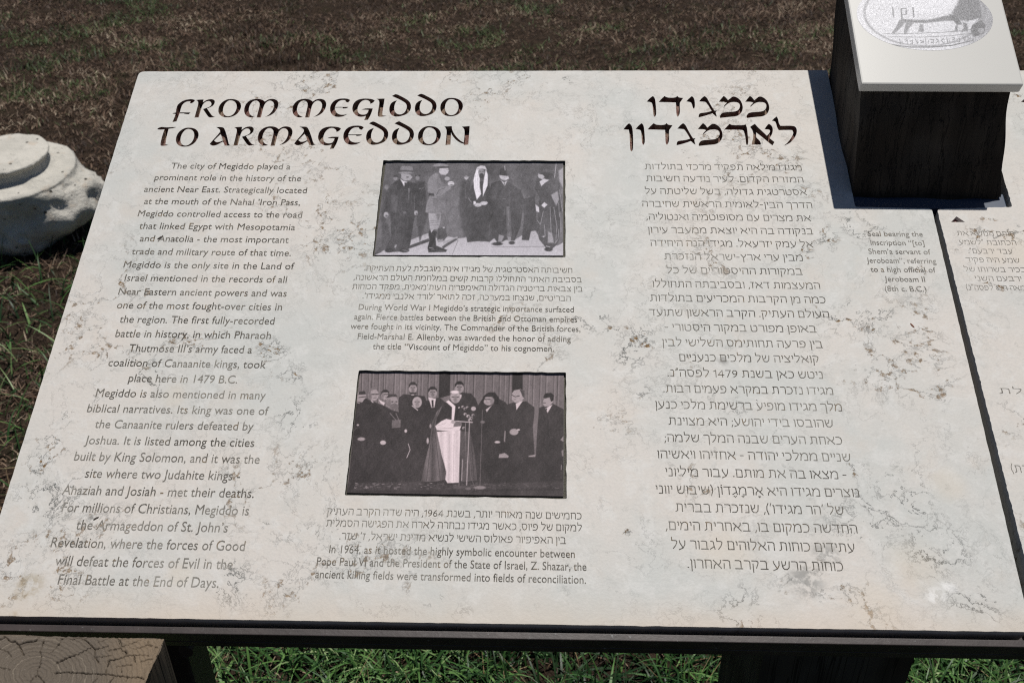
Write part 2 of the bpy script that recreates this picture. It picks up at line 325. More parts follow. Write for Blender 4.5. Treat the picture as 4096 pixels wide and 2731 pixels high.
G['D'] = (B_, [[(1235,152),(1260,135),(1295,122),(1370,160),(1440,198),(1480,235),(1495,285),(1485,340),(1450,385),(1390,412),(1310,431),(1245,420),(1207,380),(1197,325),(1212,262),(1250,226),(1303,208),(1275,255),(1263,315),(1275,365),(1310,395),(1355,400),(1400,378),(1428,335),(1438,290),(1425,252),(1390,225),(1320,188)]], (1197,325), (1495,285))
G['T'] = (A_, [[(95,595),(120,575),(160,563),(200,572),(285,570),(360,566),(320,582),(250,592),(235,650),(215,740),(208,800),(250,808),(210,818),(150,822),(138,805),(150,740),(172,660),(195,598),(130,604)]])
G['A'] = (A_, [[(887,568),(985,566),(1010,610),(1035,690),(1055,780),(1065,805),(1088,812),(1040,818),(1003,816),(990,775),(975,765),(930,792),(880,815),(835,820),(802,795),(830,760),(880,705),(925,655),(945,625),(935,595)], [(862,748),(905,705),(948,665),(968,700),(978,750),(925,770),(885,770)]], (802,795), (1088,812))
G['N'] = (B_, [[(1942,560),(2040,555),(2042,595),(2065,650),(2110,710),(2160,755),(2200,775),(2210,700),(2213,620),(2205,590),(2175,562),(2280,555),(2275,650),(2268,720),(2262,803),(2203,810),(2205,795),(2150,778),(2090,735),(2045,680),(2030,640),(2028,700),(2022,803),(1955,810),(1965,720),(1972,620),(1965,590)]])
G['vav'] = (C_, [[(402,198),(440,155),(475,132),(495,150),(505,190),(513,280),(516,350),(498,378),(482,365),(475,290),(470,225),(455,205)]], (402,198), (516,350))
G['dalet'] = (C_, [[(543,203),(575,165),(612,132),(645,152),(740,152),(763,130),(778,150),(832,155),(800,200),(790,215),(795,340),(768,378),(752,360),(748,270),(745,208),(640,205)]], (543,203), (832,155))
G['yod'] = (C_, [[(866,196),(900,160),(932,133),(955,150),(968,190),(970,260),(958,283),(945,270),(930,215),(915,203)]])
G['gimel'] = (C_, [[(1018,195),(1055,150),(1083,133),(1110,150),(1140,210),(1175,270),(1200,305),(1230,302),(1210,320),(1228,375),(1215,372),(1175,335),(1100,362),(1012,384),(1015,350),(1030,332),(1110,325),(1165,308),(1135,255),(1100,205),(1085,200)]], (1012,384), (1230,302))
G['mem'] = (C_, [[(1250,200),(1280,160),(1308,130),(1335,150),(1358,182),(1390,155),(1418,135),(1460,145),(1505,180),(1530,235),(1533,290),(1505,345),(1455,372),(1370,378),(1265,390),(1262,365),(1290,325),(1400,318),(1460,310),(1490,285),(1502,245),(1485,212),(1440,202),(1390,205),(1350,225),(1312,262),(1310,245),(1345,212),(1320,200)]], (1250,200), (1533,290))
G['nun'] = (C_, [[(128,525),(165,475),(195,452),(220,470),(235,510),(243,600),(243,760),(225,783),(208,770),(205,680),(200,570),(190,528)]])
G['resh'] = (C_, [[(1313,527),(1345,490),(1378,457),(1400,475),(1550,475),(1563,462),(1582,500),(1590,580),(1600,680),(1583,716),(1568,690),(1562,600),(1545,545),(1530,528)]])
G['alef'] = (C_, [[(1617,497),(1645,475),(1675,458),(1700,490),(1760,545),(1815,598),(1843,572),(1856,540),(1840,525),(1787,522),(1815,480),(1838,458),(1870,475),(1888,520),(1880,575),(1848,628),(1905,673),(1882,712),(1850,690),(1770,622),(1690,560),(1688,620),(1715,640),(1740,670),(1748,702),(1637,703),(1640,670),(1655,630),(1655,570),(1645,530)]])
G['lamed'] = (C_, [[(1873,422),(1900,395),(1930,372),(1948,400),(1955,450),(1975,482),(2110,480),(2150,490),(2170,525),(2165,580),(2130,640),(2080,690),(2010,718),(2060,680),(2105,620),(2128,570),(2120,540),(2105,530),(1955,533),(1935,500),(1920,440),(1905,428)]])
def smooth(lp, sharp=62):
    """corner-cutting except at sharp corners"""
    for _ in range(2):
        out = []; N = len(lp)
        for i in range(N):
            p = np.array(lp[i]); a = np.array(lp[i - 1]); b = np.array(lp[(i + 1) % N])
            d1 = p - a; d2 = b - p; ang = abs(math.degrees(math.atan2(d1[0] * d2[1] - d1[1] * d2[0], d1 @ d2)))
            if ang > sharp: out.append(tuple(p))
            else: out.append(tuple(p * .75 + a * .25)); out.append(tuple(p * .75 + b * .25))
        lp = out
    return lp
PLACE = [('F',), ('R',), ('O',), ('M',), ('M', A_, (1910, 335), B_, (358, 245)), ('E',), ('G',), ('I',), ('D',), ('D', B_, (1540, 320), B_, (1838, 285)), ('O', B_, (1882, 320), B_, (2190, 265)),
    ('T',), ('O', A_, (345, 725), A_, (662, 645)), ('A',), ('R', A_, (1120, 818), A_, (1405, 805)), ('M', A_, (1445, 710), A_, (1920, 620)), ('A', A_, (1937, 790), A_, (2228, 808)),
    ('G', B_, (242, 680), B_, (552, 585)), ('E', B_, (578, 705), B_, (858, 580)), ('D', B_, (885, 700), B_, (1190, 655)), ('D', B_, (1232, 700), B_, (1535, 655)), ('O', B_, (1582, 705), B_, (1895, 645)), ('N',),
    ('vav',), ('dalet',), ('yod',), ('gimel',), ('mem',), ('mem', C_, (1560, 200), C_, (1845, 290)), ('nun',), ('vav', C_, (272, 520), C_, (382, 680)), ('dalet', C_, (413, 525), C_, (707, 478)),
    ('gimel', C_, (753, 712), C_, (980, 630)), ('mem', C_, (1003, 522), C_, (1293, 605)), ('resh',), ('alef',), ('lamed',)]
LET = []
for pl in PLACE:
    g = G[pl[0]]; loops = [[np.array(uv(*g[0](p))) for p in lp] for lp in g[1]]
    if len(pl) > 1:
        sL, sR = np.array(uv(*g[0](g[2]))), np.array(uv(*g[0](g[3]))); dL, dR = np.array(uv(*pl[1](pl[2]))), np.array(uv(*pl[3](pl[4])))
        k_ = (dR[0] - dL[0]) / (sR[0] - sL[0]); loops = [[dL + (p - sL) * (k_, 1) for p in lp] for lp in loops]
    LET.append((pl[0], [smooth([tuple(p) for p in lp]) for lp in loops]))

# --- the main slab
TL, TR0, NB1, NB2 = uv(557, 287), uv(3309, 282), uv(3421, 828), uv(3727, 834)
BR = uv(4096, 2396); ex = (np.array(BR) - NB2); BR = np.array(NB2) + ex * 1.14
BL = np.array(uv(0, 2060)); ex = BL - TL; 
vb = uv(2048, 2493)[1]
BLc = np.array(TL) + ex * ((vb - TL[1]) / ex[1]); BRc = np.array(NB2) + (BR - NB2) * ((vb - NB2[1]) / (BR - NB2)[1])
vbl, vbr = uv(0, 2462)[1], uv(4096, 2526)[1]
def vbot(u): uL, uR = uv(0, 2462)[0], uv(4096, 2526)[0]; return vbl + (vbr - vbl) * (u - uL) / (uR - uL)
outer = [(*TL, .006), (*BLc[:1], vbot(BLc[0]), .004), (BRc[0], vbot(BRc[0]), .003), (*NB2, .004), (*NB1, .002), (*TR0, .001)]
outer = rough_line(roundc(outer, 0), .00010, .006)
def rect(pts, r=.0012): return rough_line(roundc([(*uv(*p), r) for p in pts], 0), .00018, .005)
rec1 = rect([(1533, 641), (1490, 1026), (2262, 1029), (2261, 643)]); rec2 = rect([(1435, 1481), (1379, 1980), (2267, 1994), (2264, 1489)])
DEPTH = .0078
BL_M = [(*uv(a, b), r, t) for a, b, r, t in [
    (430, 1480, .020, 'b'), (250, 1720, .030, 'b'), (150, 1860, .025, 'b'), (560, 1310, .022, 'b'), (760, 1400, .016, 'b'), (1090, 1400, .020, 'b'), (1170, 1480, .022, 'b'), (1240, 2130, .016, 'b'), (350, 1600, .018, 'b'),
    (2350, 1180, .016, 'b'), (2450, 1350, .018, 'b'), (2560, 1345, .022, 'b'), (2790, 1430, .016, 'b'), (3330, 1290, .028, 'b'), (3420, 1250, .024, 'b'), (3300, 950, .018, 'b'), (3480, 1300, .020, 'b'), (3220, 1010, .010, 'b'),
    (2500, 2110, .012, 'b'), (3650, 1820, .018, 'b'), (3620, 1900, .012, 'b'), (3010, 2480, .016, 'b'), (1180, 820, .012, 'b'), (1080, 870, .008, 'b'), (460, 1110, .014, 'b'), (410, 1160, .010, 'b'), (620, 1090, .006, 'b'), (3680, 1080, .010, 'b'),
    (1320, 480, .005, 'b'), (2830, 1560, .014, 'b'), (3170, 1560, .018, 'b'), (2570, 1570, .010, 'b'), (1850, 2440, .012, 'b'), (3430, 1880, .014, 'b'), (920, 1350, .014, 'b'), (2700, 380, .012, 'v'), (2250, 330, .014, 'v'), (2750, 620, .012, 'v'), (3620, 2000, .045, 'v'), (3450, 2080, .04, 'v'), (3750, 2200, .035, 'v'), (3000, 2470, .035, 'v'), (3250, 2330, .030, 'v'), (3900, 2400, .03, 'v'),
    (2500, 1400, .03, 'v'), (2350, 1250, .03, 'v'), (200, 1980, .04, 'v'), (900, 2330, .03, 'v'), (1200, 1650, .03, 'v'), (1150, 2100, .03, 'v'), (3450, 900, .03, 'v'), (3500, 1250, .03, 'v'), (3000, 1650, .03, 'v'), (600, 1500, .03, 'v'), (1750, 2430, .03, 'v'), (2350, 2330, .03, 'v'),
    (3225, 2320, .020, 'g'), (3300, 2210, .014, 'g'), (700, 960, .004, 'g'), (360, 2080, .004, 'g'), (2890, 1440, .008, 'g'), (240, 600, .010, 'g'),
    (3750, 2395, .010, 'w'), (3790, 2350, .008, 'w'), (1500, 1270, .004, 'w'),
    (110, 2340, .016, 't'), (60, 2460, .006, 't'), (3790, 1940, .020, 'y'), (3500, 2420, .030, 'y'), (700, 1580, .016, 'y'), (720, 2290, .014, 'y'), (2900, 2200, .03, 'y'), (3660, 2260, .03, 'y'), (400, 420, .015, 'y')]]
M_stone = stone_mat('limestone', BL_M); M_stone2 = stone_mat('limestone_second', [(*uv(a, b), r, t) for a, b, r, t in [(4020, 960, .045, 'b'), (3860, 1030, .02, 'b'), (3990, 1120, .02, 'b'), (4080, 1000, .03, 'y'), (4060, 1650, .03, 'b'), (3980, 1010, .02, 'y'), (4060, 1480, .02, 'b')]], 1.3, 3.7)
M_paint = paint_mat(); M_metal = metal_mat()
ROT = Matrix((tuple(u_w), tuple(v_w), tuple(n_w))).transposed().to_euler()
panel = empty('information_panel', SLAB0, 'large pale limestone panel carved with an English and Hebrew history text and two photographs', 'information panel', None, ROT)
loops = [outer, rec1, rec2] + [lp for _, ls in LET for lp in ls]
top = obj('stone_face', filled('stone_face', loops, (DEPTH + .001) / 2, -(DEPTH + .001) / 2), M_stone, panel)
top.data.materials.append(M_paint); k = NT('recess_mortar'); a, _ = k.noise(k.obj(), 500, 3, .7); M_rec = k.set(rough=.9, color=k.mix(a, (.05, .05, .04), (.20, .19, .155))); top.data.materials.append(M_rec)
_lb = [(np.min([np.min(l, 0) for l in ls], 0) - .0012, np.max([np.max(l, 0) for l in ls], 0) + .0012) for _, ls in LET]; _rb = [(np.min(r, 0) - .001, np.max(r, 0) + .001) for r in (rec1, rec2)]
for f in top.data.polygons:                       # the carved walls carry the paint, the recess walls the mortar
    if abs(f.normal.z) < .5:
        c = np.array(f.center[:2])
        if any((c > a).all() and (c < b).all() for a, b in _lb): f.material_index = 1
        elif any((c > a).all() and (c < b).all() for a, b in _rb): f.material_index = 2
obj('stone_core', filled('stone_core', [outer], .009, -(DEPTH + .001) - .0093), M_stone, panel)
for nm, ls in LET:
    me = filled('letter', ls, 0, -DEPTH); o = obj('letter', me, M_paint, panel)

# --- mortar bed of the recesses and photo plates
k = NT('grey_mortar'); a, _ = k.noise(k.obj(), 500, 3, .7); k.bump(a, 1., .002); M_mortar = k.set(rough=.9, color=k.mix(a, (.04, .04, .032), (.17, .16, .13)))
def grid_mesh(name, c00, c10, c11, c01, nu, nv, h, toner):
    """picture plate: fine grid between four slab points with a printed tone per vertex"""
    s, t = np.meshgrid(np.linspace(0, 1, nu), np.linspace(0, 1, nv)); s = s.ravel()[:, None]; t = t.ravel()[:, None]
    c00, c10, c11, c01 = map(np.array, (c00, c10, c11, c01)); P = (1 - s) * (1 - t) * c00 + s * (1 - t) * c10 + s * t * c11 + (1 - s) * t * c01
    X, Y = px(P[:, 0], P[:, 1], h); tone = toner(X, Y)
    me = bpy.data.meshes.new(name); V = np.concatenate([P, np.full((len(P), 1), h)], 1)
    i, j = np.meshgrid(np.arange(nu - 1), np.arange(nv - 1)); b = (j * nu + i).ravel(); F = np.stack([b, b + 1, b + nu + 1, b + nu], -1)
    me.vertices.add(len(V)); me.vertices.foreach_set('co', V.astype(np.float32).ravel()); me.loops.add(F.size); me.loops.foreach_set('vertex_index', F.ravel())
    me.polygons.add(len(F)); me.polygons.foreach_set('loop_start', np.arange(len(F)) * 4); me.update(calc_edges=True)
    at = me.color_attributes.new('tone', 'FLOAT_COLOR', 'POINT'); at.data.foreach_set('color', np.concatenate([tone, np.ones((len(P), 1))], 1).astype(np.float32).ravel())
    return me
class Pic:
    """soft painter in image coordinates of one crop"""
    def __init__(s, X, Y, ox, oy, sc, base): s.x = (X - ox) * sc; s.y = (Y - oy) * sc; s.t = np.full(len(X), float(base)); s.e = 3.5
    def put(s, a, tone): s.t = s.t * (1 - a) + tone * a
    def poly(s, pts, tone, e=None):
        p = np.array(pts, float); e = e or s.e; m = (s.x > p[:, 0].min() - 9) & (s.x < p[:, 0].max() + 9) & (s.y > p[:, 1].min() - 9) & (s.y < p[:, 1].max() + 9)
        x, y = s.x[m], s.y[m]; ins = np.zeros(len(x), bool); d = np.full(len(x), 1e9)
        for i in range(len(p)):
            a, b = p[i - 1], p[i]; c = ((a[1] > y) != (b[1] > y)) & (x < (b[0] - a[0]) * (y - a[1]) / (b[1] - a[1] + 1e-9) + a[0]); ins ^= c
            ab = b - a; tt = np.clip(((x - a[0]) * ab[0] + (y - a[1]) * ab[1]) / (ab @ ab + 1e-9), 0, 1); d = np.minimum(d, np.hypot(x - a[0] - tt * ab[0], y - a[1] - tt * ab[1]))
        sd = np.where(ins, d, -d); al = np.clip(.5 + sd / (2 * e), 0, 1); T = tone(x, y) if callable(tone) else tone; s.t[m] = s.t[m] * (1 - al) + T * al
    def ell(s, cx, cy, rx, ry, tone, e=None):
        r = np.hypot((s.x - cx) / rx, (s.y - cy) / ry); al = np.clip(.5 + (1 - r) * min(rx, ry) / (2 * (e or s.e)), 0, 1); s.put(al, tone)
    def line(s, pts, w, tone, e=None):
        p = np.array(pts, float); d = np.full(len(s.x), 1e9)
        for i in range(len(p) - 1):
            a, b = p[i], p[i + 1]; ab = b - a; tt = np.clip(((s.x - a[0]) * ab[0] + (s.y - a[1]) * ab[1]) / (ab @ ab), 0, 1); d = np.minimum(d, np.hypot(s.x - a[0] - tt * ab[0], s.y - a[1] - tt * ab[1]))
        s.put(np.clip(.5 + (w / 2 - d) / (2 * (e or 2.5)), 0, 1), tone)
    def noise(s, amp, cell):
        r = rng.normal(0, 1, (400, 400)); i = (np.abs(s.x / cell).astype(int)) % 400; j = (np.abs(s.y / cell).astype(int)) % 400; s.t += r[i, j] * amp
    def face(s, cx, cy, rx, ry, tone, hair, look=0, glasses=False, bald=False, beard=None):
        s.ell(cx, cy, rx, ry, tone)
        if not bald: s.poly([(cx - rx * 1.05, cy + ry * .1), (cx - rx * .98, cy - ry * .6), (cx - rx * .4, cy - ry * 1.08), (cx + rx * .4, cy - ry * 1.08), (cx + rx * .98, cy - ry * .6), (cx + rx * .92, cy - ry * .1), (cx + rx * .6, cy - ry * .5), (cx - rx * .5, cy - ry * .5)], hair)
        ex = cx + look * rx * .3
        for q in (-1, 1): s.ell(ex + q * rx * .36, cy - ry * .08, rx * .2, ry * .1, tone * .5, 3)
        if glasses: s.line([(ex - rx * .7, cy - ry * .1), (ex + rx * .7, cy - ry * .1)], 6, 45)
        s.line([(ex, cy), (ex + look * rx * .15, cy + ry * .3)], 4, tone * .75); s.line([(ex - rx * .25, cy + ry * .52), (ex + rx * .25, cy + ry * .52)], 5, tone * .5)
        s.ell(cx - look * rx * .62, cy + ry * .25, rx * .35, ry * .6, tone * .78, 9)
        if beard: s.ell(ex, cy + ry * .7, rx * .75, ry * .5, beard)
    def tones(s, amp, sc):
        a = 0
        for i in range(14): q = rng.normal(0, 1, 2) * sc; a = a + np.sin(s.x * q[0] + s.y * q[1] + rng.uniform(0, 6.28))
        s.t = s.t + a / 14 ** .5 * amp * np.clip((150 - s.t) / 60 + .5, .3, 1)
    def folds(s, n, x0, x1, y0, y1, lo, hi, mx):
        for i in range(n):
            x = rng.uniform(x0, x1); y = rng.uniform(y0, y1); L = rng.uniform(40, 190); d = rng.normal(0, .12); old = s.t.copy(); s.line([(x, y), (x + L * d, y + L * .5), (x + L * d * .3, y + L)], rng.uniform(3, 9), rng.uniform(lo, hi), rng.uniform(4, 9)); s.t = np.where(old < mx, s.t * .6 + old * .4, old)
    def out(s, tint=(1, .95, .97), lo=0.):
        t = np.clip(s.t, 25, 235) / 255; lin = np.where(t < .04045, t / 12.92, ((t + .055) / 1.055) ** 2.4); return lin[:, None] * np.array(tint)[None] * PRINT
PRINT = 1.02
def pic1(X, Y):
    p = Pic(X, Y, 1450, 600, 2.6133, 106); p.e = 4.5; P = p.poly; E = p.ell; L = p.line
    P([(200,120),(2110,120),(2110,400),(1500,300),(1000,250),(200,300)], 84, 60); P([(900,120),(1250,120),(1100,300),(950,560),(900,900),(850,700)], 98, 60)
    P([(110,1110),(240,1040),(430,970),(690,868),(690,900),(830,935),(900,905),(1000,925),(1090,915),(1240,960),(1330,950),(1420,900),(1480,930),(1590,940),(1670,890),(1760,850),(1790,820),(1830,880),(1900,950),(2040,1000),(2110,960),(2110,1110)], lambda x, y: 168 + (y - 950) * .06)
    P([(425,1025),(690,925),(705,955),(450,1045)], 78); P([(830,1010),(960,922),(1000,932),(845,1032)], 76); P([(840,960),(990,905),(1000,915),(850,985)], 150); L([(1000,940),(940,1095)], 4, 105)
    P([(120,1085),(205,1065),(160,1082)], 60); P([(130,1080),(240,1035),(300,900),(200,600),(200,1000)], 86, 10)
    P([(205,330),(300,300),(300,650),(215,700)], 80, 14); E(250,390,22,26,118); P([(560,330),(650,330),(680,700),(600,950),(560,700)], 72, 12); E(345,295,24,26,128); P([(318,285),(372,285),(368,262),(325,262)], 74); P([(545,262),(610,262),(600,275),(560,285)], 70); E(575,294,22,24,128); L([(590,405),(640,400)], 6, 130); L([(600,440),(650,380)], 4, 110)
    P([(300,360),(395,300),(480,330),(560,350),(605,430),(590,650),(540,720),(500,980),(470,1060),(260,1070),(240,1030),(300,900),(290,640),(245,650),(235,470)], 66); P([(310,470),(372,480),(352,660),(290,640)], 86, 8)
    P([(395,190),(412,168),(510,170),(532,192),(532,238),(390,235)], 122); P([(392,212),(532,216),(532,236),(390,232)], 84); E(448,240,78,13,132); P([(405,250),(500,258),(520,285),(500,315),(440,325),(405,300)], 150); E(470,285,12,6,90); L([(490,290),(520,285)], 5, 150); P([(392,300),(430,325),(470,335),(455,352),(435,382)], 195); P([(440,340),(462,345),(455,420),(440,400)], 60)
    P([(478,400),(496,402),(482,530)], 118); L([(400,390),(405,620)], 4, 88); L([(540,480),(545,640)], 5, 110); E(246,678,25,30,158); E(252,690,14,12,110); E(560,658,21,25,150); E(566,668,10,12,105); E(440,655,18,14,105); E(275,1050,42,22,52); E(435,1050,52,22,52); L([(420,1045),(470,1055)], 4, 150); P([(340,990),(360,990),(350,1025),(330,1020)], 140)
    P([(680,345),(700,285),(765,240),(815,262),(855,300),(862,355),(900,368),(935,350),(932,400),(870,440),(830,520),(870,560),(866,660),(655,655),(668,565),(700,485),(680,430)], lambda x, y: 128 - (x - 680) * .08)
    P([(690,452),(745,458),(750,480),(695,478)], 62); P([(770,420),(830,380),(925,375),(930,402),(870,440),(820,480),(780,480)], 122); L([(775,470),(800,420),(860,400)], 5, 80); P([(735,510),(865,520),(862,600),(740,590)], 118); L([(735,512),(862,520)], 4, 90); P([(800,260),(860,300),(860,350),(820,330)], 88)
    P([(728,168),(755,150),(815,130),(900,162),(905,180),(780,186),(765,180)], 128); P([(765,176),(905,172),(903,188),(790,196)], 58); P([(790,192),(895,190),(902,215),(895,240),(870,262),(820,258),(795,230)], 172); P([(780,192),(805,192),(800,235),(785,230)], 90); L([(880,205),(900,205)], 4, 90); E(885,300,28,20,150); E(925,352,34,24,190); E(930,366,20,8,120); L([(900,340),(955,345)], 3, 130)
    P([(690,660),(822,660),(815,750),(792,832),(705,830),(694,730)], lambda x, y: 158 - (x - 690) * .15); 
    for yy in (745, 765, 790): L([(700,yy),(808,yy-12)], 3, 105)
    P([(760,660),(825,660),(790,760)], 120, 8); P([(790,820),(870,800),(885,900),(850,950),(780,945)], 70); P([(705,832),(782,860),(762,905),(770,1000),(885,1045),(872,1066),(690,1070),(680,1022),(700,950),(690,868)], 56); P([(708,832),(742,832),(720,868)], 170); L([(700,1020),(740,1030)], 6, 160); L([(720,1045),(850,1055)], 4, 120); E(850,812,12,8,170); P([(780,935),(845,930),(840,960),(790,965)], 130)
    P([(1160,330),(1105,470),(1085,900),(1095,965),(1240,950),(1330,962),(1400,900),(1385,500),(1310,330)], 68); E(1085,290,24,22,130); P([(1060,285),(1112,285),(1085,318)], 165); P([(1040,320),(1130,320),(1150,900),(1060,900),(1000,600)], 74, 14); P([(1100,500),(1110,500),(1140,545),(1130,545)], 130)
    P([(1197,182),(1172,260),(1160,320),(1165,400),(1195,522),(1240,462),(1226,380),(1226,300),(1212,240),(1215,200)], 212); P([(1288,200),(1310,260),(1308,370),(1258,490),(1258,380),(1275,280)], 208); P([(1197,182),(1235,163),(1280,168),(1303,212),(1250,195),(1200,218)], 185); L([(1200,195),(1298,205)], 4, 120)
    for q in (1180, 1200, 1215): L([(q,260),(q+8,440)], 2.5, 165)
    E(1245,235,32,38,140); L([(1225,225),(1238,226)], 5, 70); L([(1253,226),(1266,225)], 5, 70); E(1245,272,22,28,72); P([(1160,535),(1180,535),(1190,560),(1160,572)], 200); P([(1290,535),(1310,550),(1300,562)], 200); E(1208,575,38,20,178); E(1268,558,38,20,180); L([(1180,575),(1230,590)], 3, 120)
    P([(1340,350),(1430,320),(1540,340),(1655,420),(1690,520),(1650,800),(1610,900),(1590,950),(1500,940),(1420,980),(1360,900),(1330,600)], 66); P([(1350,380),(1420,340),(1400,520),(1340,520)], 82, 14); P([(1442,188),(1502,186),(1508,252),(1432,256)], 58); E(1475,262,52,10,56); L([(1487,170),(1491,212)], 7, 160); P([(1428,262),(1525,275),(1528,300),(1500,320),(1455,310),(1435,290)], 168); L([(1500,300),(1528,296)], 6, 210); P([(1445,318),(1480,340),(1512,325),(1488,378)], 185); P([(1478,345),(1492,345),(1486,376)], 80)
    P([(1500,590),(1540,590),(1562,900),(1510,920)], 100, 6); L([(1520,600),(1535,900)], 4, 125); P([(1425,880),(1482,900),(1455,962),(1415,960)], 130); P([(1512,905),(1556,910),(1550,950),(1520,950)], 128); E(1408,982,55,17,52); E(1560,970,32,18,58); L([(1470,512),(1500,512)], 4, 120)
    P([(1645,360),(1700,390),(1722,450),(1690,502),(1662,440)], 124); E(1720,518,14,8,125); P([(1660,520),(1800,480),(1830,840),(1760,850),(1740,945),(1665,940),(1690,700)], 72); P([(1540,320),(1800,300),(1800,480),(1700,480)], 86, 30)
    P([(1835,260),(1900,225),(1990,250),(2062,350),(2085,600),(2062,850),(2045,980),(1950,1060),(1900,1000),(1850,940),(1820,840),(1830,700),(1850,500),(1800,400)], 74); P([(1840,245),(1885,250),(1905,280),(1880,310),(1840,290),(1832,270)], 165); P([(1845,250),(1905,225),(1990,250),(1980,300),(1920,300),(1890,262)], 58); P([(1850,330),(1895,300),(1952,315),(1905,348),(1870,380)], 182); P([(1808,570),(1845,600),(1848,655),(1815,640)], 190); P([(1868,580),(1900,545),(1935,572),(1900,606)], 188)
    P([(1970,470),(2040,430),(2055,520),(2025,585),(1990,520)], 138, 6)
    for q in ([(1990,480),(2050,560),(2060,700)], [(1960,600),(1975,900)], [(2000,600),(2032,800),(2020,960)], [(2050,830),(2045,930),(2010,980)], [(1890,640),(1860,780),(1830,740)], [(1900,780),(1910,900)], [(2060,420),(2090,640)], [(2070,650),(2075,860)]): L(q, 5, 150)
    P([(1940,850),(1982,872),(2002,972),(1935,970)], 138, 5); P([(1870,905),(1905,895),(1900,915)], 170); E(1945,1038,42,22,55); L([(1920,1005),(1960,1015)], 8, 165); P([(2050,220),(2110,170),(2110,420),(2060,330)], 150, 10); L([(2025,135),(2008,290)], 6, 165); P([(1350,1010),(1900,1005),(1900,1016),(1350,1018)], 140)
    p.folds(70, 220, 2060, 320, 850, 60, 108, 100); p.t = np.where(p.t < 110, 110 - (110 - p.t) * .80, p.t); p.t = np.where(p.t > 120, p.t * 1.07, p.t)
    p.tones(7, .012); p.tones(4, .05); p.noise(5, 9); p.noise(4, 5); return p.out((1.03, .975, 1.06))
def pic2(X, Y):
    p = Pic(X, Y, 1370, 1450, 2.529, 104); P = p.poly; E = p.ell; L = p.line
    for i, q in enumerate((195,265,300,365,418,440,525,580,640,700,765,800,870,935,1130,1165,1240,1262,1330,1430,1440,1520,1590,1640,1690,1880,1930,2000,2060,2140,2180)):
        L([(q,90),(q-14,480)], 6 if i % 3 == 0 else 4, 62 if i % 2 == 0 else 78); L([(q+14,90),(q,480)], 9, 122)
    P([(980,95),(1092,95),(1086,330),(972,360)], 46); P([(1718,105),(1824,108),(1822,290),(1716,300)], 48)
    dk = 54
    P([(140,400),(240,362),(330,400),(430,440),(500,480),(570,500),(565,400),(572,350),(620,318),(830,338),(850,385),(980,350),(1040,400),(1200,300),(1300,310),(1345,360),(1372,430),(1400,390),(1440,330),(1480,300),(1540,300),(1590,370),(1650,400),(1665,425),(1730,400),(1860,390),(1940,450),(1948,560),(1925,640),(1945,950),(1955,940),(1975,600),(1990,455),(2060,430),(2130,415),(2245,475),(2250,1380),(20,1360),(60,1200)], dk)
    P([(1945,470),(1985,470),(1965,650),(1952,945),(1928,640)], 100)
    # floor
    P([(60,1215),(800,1200),(1000,1240),(2240,1195),(2240,1260),(900,1300),(60,1290)], 66, 12)
    xs = rng.uniform(80, 2200, 170); 
    for q in xs:
        yy = 1215 + rng.uniform(0, 62); p.line([(q, yy), (q + rng.uniform(10, 34), yy + rng.uniform(-5, 5))], 4, rng.uniform(85, 150) if q < 900 else rng.uniform(66, 105))
    P([(30,1310),(2240,1290),(2240,1370),(30,1345)], 62, 8); P([(60,1290),(100,1150),(130,1230),(110,1275)], 50)
    # heads and collars
    P([(145,300),(230,290),(240,345),(200,400),(150,395)], 148); P([(165,295),(225,285),(238,320),(160,325)], 60); L([(165,352),(238,342)], 7, 45); L([(150,402),(170,410)], 7, 170)
    p.face(312,325,54,60,150,110,1,True,True); P([(258,310),(275,265),(320,252),(350,262),(290,285),(275,330)], 112); L([(290,385),(310,402)], 9, 180)
    p.face(432,325,42,48,150,50,1,True); P([(365,372),(430,405),(415,432),(385,410)], 190)
    p.face(712,255,42,56,148,52,0); P([(668,300),(755,300),(740,318),(690,318)], 60); L([(700,325),(720,325)], 9, 175)
    p.face(912,300,45,54,142,48,0); P([(868,350),(945,365),(930,452),(900,455)], 195); P([(900,378),(920,378),(922,450),(905,450)], 48)
    p.face(508,400,56,62,140,100,1,False,True,100); P([(440,360),(470,318),(540,318),(558,345),(500,345)], 62); L([(445,430),(470,450)], 8, 130)
    p.face(755,400,48,56,158,110,0,False,True); L([(705,435),(760,480)], 9, 180)
    p.face(1182,250,46,58,140,42,0); P([(1182,318),(1206,325),(1198,368),(1185,350)], 190)
    # standing men at the right
    P([(1440,330),(1470,305),(1540,300),(1580,350),(1575,420),(1540,420)], 44); p.face(1478,375,56,56,150,46,-1,True); P([(1448,475),(1512,430),(1460,500)], 178)
    P([(1395,390),(1440,350),(1420,420)], 44); P([(1712,320),(1735,280),(1800,266),(1842,290),(1842,350),(1800,400),(1745,405),(1712,370)], 152); P([(1790,268),(1842,285),(1843,360),(1822,345),(1805,300)], 70); L([(1712,325),(1745,345),(1790,335)], 7, 45); L([(1730,372),(1752,372)], 5, 80); P([(1752,412),(1825,385),(1760,478)], 192)
    P([(2030,380),(2060,340),(2120,345),(2135,390),(2095,440),(2045,445),(2030,420)], 150); P([(2030,350),(2050,310),(2110,305),(2140,330),(2132,385),(2110,395),(2095,350),(2050,362)], 42); L([(2028,405),(2055,408)], 6, 60); P([(2052,462),(2125,422),(2075,508)], 190); P([(2058,462),(2070,462),(2062,500),(2050,495)], 48)
    # central figure
    P([(1022,420),(950,500),(905,600),(885,800),(835,1000),(795,1198),(880,1205),(940,1200),(1052,1180),(1012,980),(962,720),(940,640),(952,560)], lambda x, y: 92 + 14 * np.sin(x * .06))
    for q in ([(980,470),(915,640),(905,1190)], [(1000,500),(935,700),(990,1190)], [(940,540),(900,760),(850,1190)]): L(q, 5, 62)
